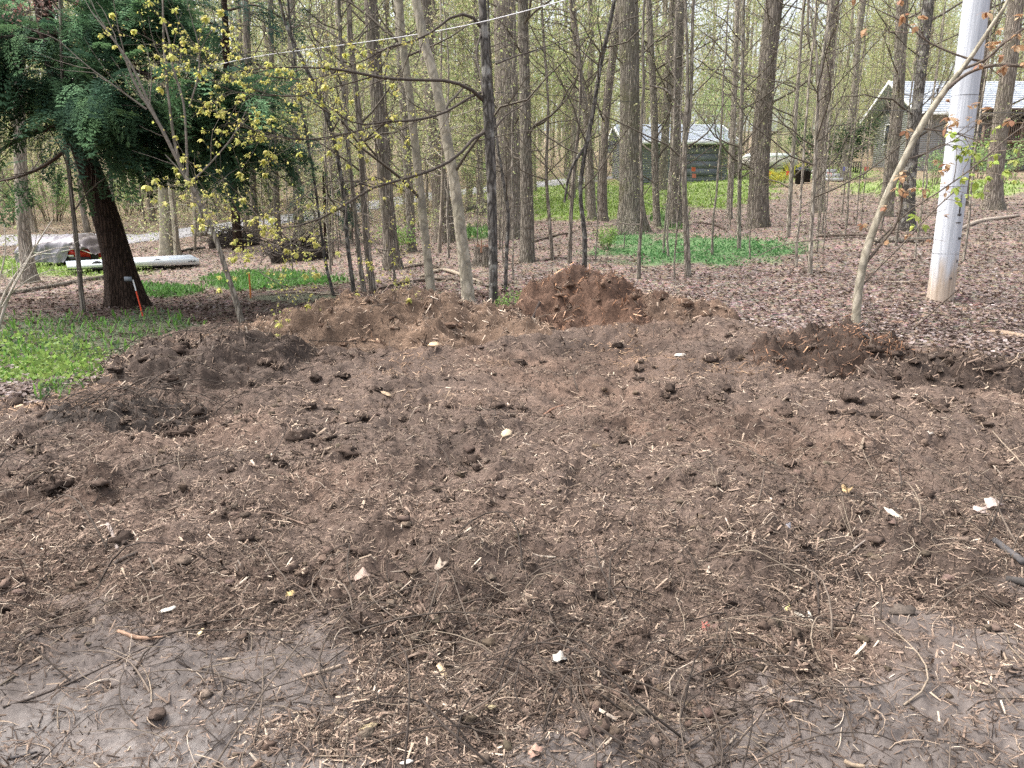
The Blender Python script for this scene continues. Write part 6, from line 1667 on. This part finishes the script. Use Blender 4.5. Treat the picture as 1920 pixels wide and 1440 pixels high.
def flat_piece(name, label, cat, px, py, L, W, ang, col, curl=.25, lob=0, group=None, mat="chip"):
    """a small curled piece (bark chip or dead leaf) with thickness"""
    rng = RNG(int(px * 3 + py)); p = cast(np.array([px], float), np.array([py], float))[0]; s = pxsize(p[1], p[2])
    z = float(HA(np.array([p[0]]), np.array([p[1]]))[0][0]); L *= s; W *= s
    n = 16; th = np.arange(n) * 2 * PI / n
    r = 1 + .12 * rng.normal(size=n) + (lob * np.cos(5 * th) if lob else 0)
    X = np.cos(th) * r * L * .5; Y = np.sin(th) * r * W * .5
    Zc = curl * W * (np.abs(Y) / (W * .5)) ** 1.5 + rng.normal(0, .04 * W, n) + .1 * L * (X / (L * .5)) ** 2 * curl
    t = max(.0015, W * .06) if mat == "litter" else W * .22
    ca, sa = math.cos(ang), math.sin(ang)
    def rot(X, Y, Z): return np.stack([X * ca - Y * sa, X * sa + Y * ca, Z], -1)
    V = np.concatenate([rot(X, Y, Zc), rot(X * .96, Y * .96, Zc - t), rot(np.array([0.]), np.array([0.]), np.array([0.])), rot(np.array([0.]), np.array([0.]), np.array([-t]))])
    V[:, 2] += .35 * L * (V[:, 1]) / max(L, .01) + t + .004
    i = np.arange(n); j = (i + 1) % n
    tris = np.concatenate([np.stack([i, j, np.full(n, 2 * n)], -1), np.stack([j + n, i + n, np.full(n, 2 * n + 1)], -1)]); q = np.stack([i, i + n, j + n, j], -1)
    g = Geo(); cc = np.array(col) * rng.uniform(.8, 1.15, (len(V), 1)); g.add(V, q, tris, cc)
    o = g.obj(name, M[mat], None, True, (p[0], p[1], z + .002)); tag(o, label, cat, group)
PG = "pale wood pieces and leaves lying on the clearing"
for a in [
 ("wood_chunk", "pale split wood chunk standing out in the upper middle of the mulch", "wood chunk", 950, 826, 22, 15, .6, (.46, .36, .25), .1),
 ("bark_chip", "tan frayed wood splinter on the dark mud below centre", "bark chip", 830, 1244, 34, 11, -1.0, (.52, .40, .26), .1),
 ("bark_chip", "pale yellow chip at the foot of the bowed root", "bark chip", 916, 1333, 30, 10, .1, (.50, .41, .25), .1),
 ("bark_chip", "yellow tan chip on the bare mud at bottom, left of the thick twig", "bark chip", 690, 1374, 36, 9, .3, (.45, .36, .22), .1),
 ("bark_chip", "white sliver in the pair of slivers right of the red leaf", "bark chip", 1502, 1147, 30, 9, -.9, (.62, .57, .47), .15),
 ("bark_chip", "upright white sliver beside the slanting white sliver", "bark chip", 1520, 1150, 26, 8, 1.5, (.62, .57, .47), .15),
 ("bark_chip", "long pale chip propped on the twig clump at right", "bark chip", 1673, 990, 38, 11, -1.0, (.60, .53, .43), .15),
 ("bark_chip", "white stub at the bottom edge of the mud", "bark chip", 762, 1426, 24, 8, .2, (.66, .62, .56), .1),
 ("bark_chip", "bright chip on the straw coloured ridge", "bark chip", 815, 680, 22, 12, .2, (.52, .38, .24), .1),
 ("bark_chip", "pale chip on the grey packed mulch near right heap", "bark chip", 1275, 681, 22, 9, .1, (.58, .53, .46), .1),
 ("bark_chip", "tan bark flake in soil left of the bent grey bark strip", "bark chip", 725, 742, 26, 8, -.6, (.36, .27, .18), .1),
 ("bark_chip", "dark flat bark slab in the mulch at lower right", "bark chip", 1692, 1152, 52, 22, .1, (.10, .08, .065), .1),
 ("bark_chip", "blue grey bark flake left of the right twig clump", "bark chip", 1477, 987, 24, 10, 1.0, (.26, .25, .27), .1),
 ("bark_chip", "white curled sliver on the grey mud, upper left", "bark chip", 312, 1147, 36, 9, .5, (.60, .57, .50), .2),
 ("bark_chip", "yellowish peeled strip hanging by the hole at left", "bark chip", 374, 1190, 28, 7, 1.3, (.60, .47, .28), .2),
]:
    flat_piece(*a[:5], *a[5:], group=PG)
for a in [
 ("fallen_leaf", "pinkish dead leaf lying on the soil left of the bent bark strip", "leaf", 679, 1098, 30, 22, .5, (.40, .30, .25), .5, .12),
 ("fallen_leaf", "small red leaf on the mulch right of centre", "leaf", 1322, 1180, 22, 14, 1.1, (.34, .12, .095), .4, .2),
 ("fallen_leaf", "grey white curled leaf at the end of the slanting dark twig", "leaf", 1048, 1255, 26, 20, .3, (.48, .45, .40), .5, .12),
 ("fallen_leaf", "large pale pink leaf near the right edge of the clearing", "leaf", 1862, 964, 34, 26, .2, (.55, .45, .41), .5, .12),
 ("fallen_leaf", "second pale leaf tucked beside the large pink one", "leaf", 1838, 978, 32, 18, -.5, (.45, .36, .32), .5, .12),
 ("fallen_leaf", "tan leaf standing up in mulch left of the right twig clump", "leaf", 1587, 917, 22, 18, 1.0, (.52, .37, .20), .5, .12),
 ("fallen_leaf", "brown red leaf flat on mulch at right", "leaf", 1712, 852, 24, 16, .4, (.38, .21, .16), .3, .12),
 ("fallen_leaf", "pale leaf lying flat in mulch at upper right", "leaf", 1738, 820, 26, 10, .2, (.52, .46, .39), .3, .1),
 ("fallen_leaf", "pale brown leaf on the mulch above the dead pinkish leaf", "leaf", 828, 1072, 28, 18, .9, (.38, .31, .25), .5, .12),
 ("fallen_leaf", "dry tan leaf on bare mud at the bottom, centre right", "leaf", 1004, 1424, 30, 20, .5, (.40, .26, .20), .4, .2),
 ("fallen_leaf", "small yellow leaf pressed in the mulch above the white slivers", "leaf", 1480, 1138, 18, 12, .3, (.50, .43, .18), .3, .1),
 ("fallen_leaf", "orange tan leaf by the left soil clumps", "leaf", 545, 1120, 20, 12, .1, (.46, .35, .17), .3, .1),
]:
    flat_piece(a[0], a[1], a[2], a[3], a[4], a[5], a[6], a[7], a[8], a[9], a[10], PG, "litter")

def build_extras():
    rng = RNG(61)
    b, s = at_px(906, 500); root = empty("tree_stump", b, "broken reddish brown stump between the tan leaning tree and the maple", "stump")
    g = Geo(); K = 7; P = np.zeros((K, 3)); P[:, 2] = np.linspace(-.05, .42, K); trunk_geo(g, rng, P, np.linspace(.20, .15, K), 16, .4, .14, fh=.12); g.obj("trunk", M["brown"], root, True)
    V, q = tubes(np.array([[[math.cos(a) * .12, math.sin(a) * .12, .3], [math.cos(a) * .13, math.sin(a) * .13, .42 + h]] for a, h in zip(np.linspace(0, 6, 9), rng.uniform(.02, .16, 9))]), np.tile([[.035, .006]], (9, 1)), 5)
    g = Geo(); g.add(V, q, col=(.20, .11, .07)); g.obj("splinters", M["twig"], root)
    # pale bare bush at the left border
    b, s = at_px(-6, 640); root = empty("bare_bush", b, "pale bare twiggy bush cut by the left border above the ground cover", "bush"); y = b[1]
    L = [(y, y, [(-10, 640, 6), (15, 560, 5), (45, 500, 4), (80, 440, 2.5), (100, 410, 1.5)]), (y, y + .2, [(-10, 640, 6), (5, 560, 5), (50, 490, 4), (95, 468, 2), (140, 462, 1)]), (y, y - .2, [(5, 575, 4), (30, 530, 3), (62, 470, 2), (70, 430, 1.2)]),
         (y, y, [(-20, 600, 4), (0, 520, 3), (10, 470, 2), (8, 420, 1.2)]), (y, y + .1, [(20, 550, 3), (60, 520, 2), (100, 505, 1.2)])]
    Pb, Rb = traced(L); g = Geo(); V, q = tubes(Pb - b, Rb, 6); g.add(V, q, col=(.42, .38, .32)); g.obj("stems", M["twig"], root)
    P2, R2 = sprout(rng, Pb, Rb, 7, .25, 1, (.12, .45), (.4, 1.1), 5, 0, .18); g = Geo(); V, q = tubes(P2 - b, np.maximum(R2, .0014), 4); g.add(V, q, col=(.40, .36, .30)); g.obj("twigs", M["twig"], root)["kind"] = "stuff"
    # light green understory trees by the garage
    pl = [(1352, 338, "light green leafing tree at the garage's right corner"), (1312, 330, "light green leafing tree before the garage roof's middle"), (1475, 322, "light green leafing tree above the white trailer"), (905, 362, "light green leafing tree by the road behind the maple"), (300, 410, "light green leafing tree above the road right of the hemlock trunk")]
    for k, (px, py, lb) in enumerate(pl):
        p, s = at_px(px, py); r = plant("understory_tree", GREENT[k % 2], p, k * 1.7, .8, lb, "tree", "light green leafing trees near road and garage")
GREENT = [proto_tree(860 + k, 6.5, .04, "far", 2600, .085, 26, .15, (.8, 2.8), 6, 1, .06, tw=(.28, .25, .2), pal=np.array([[.30, .44, .16], [.36, .50, .20], [.26, .38, .14]])) for k in range(2)]
build_extras()
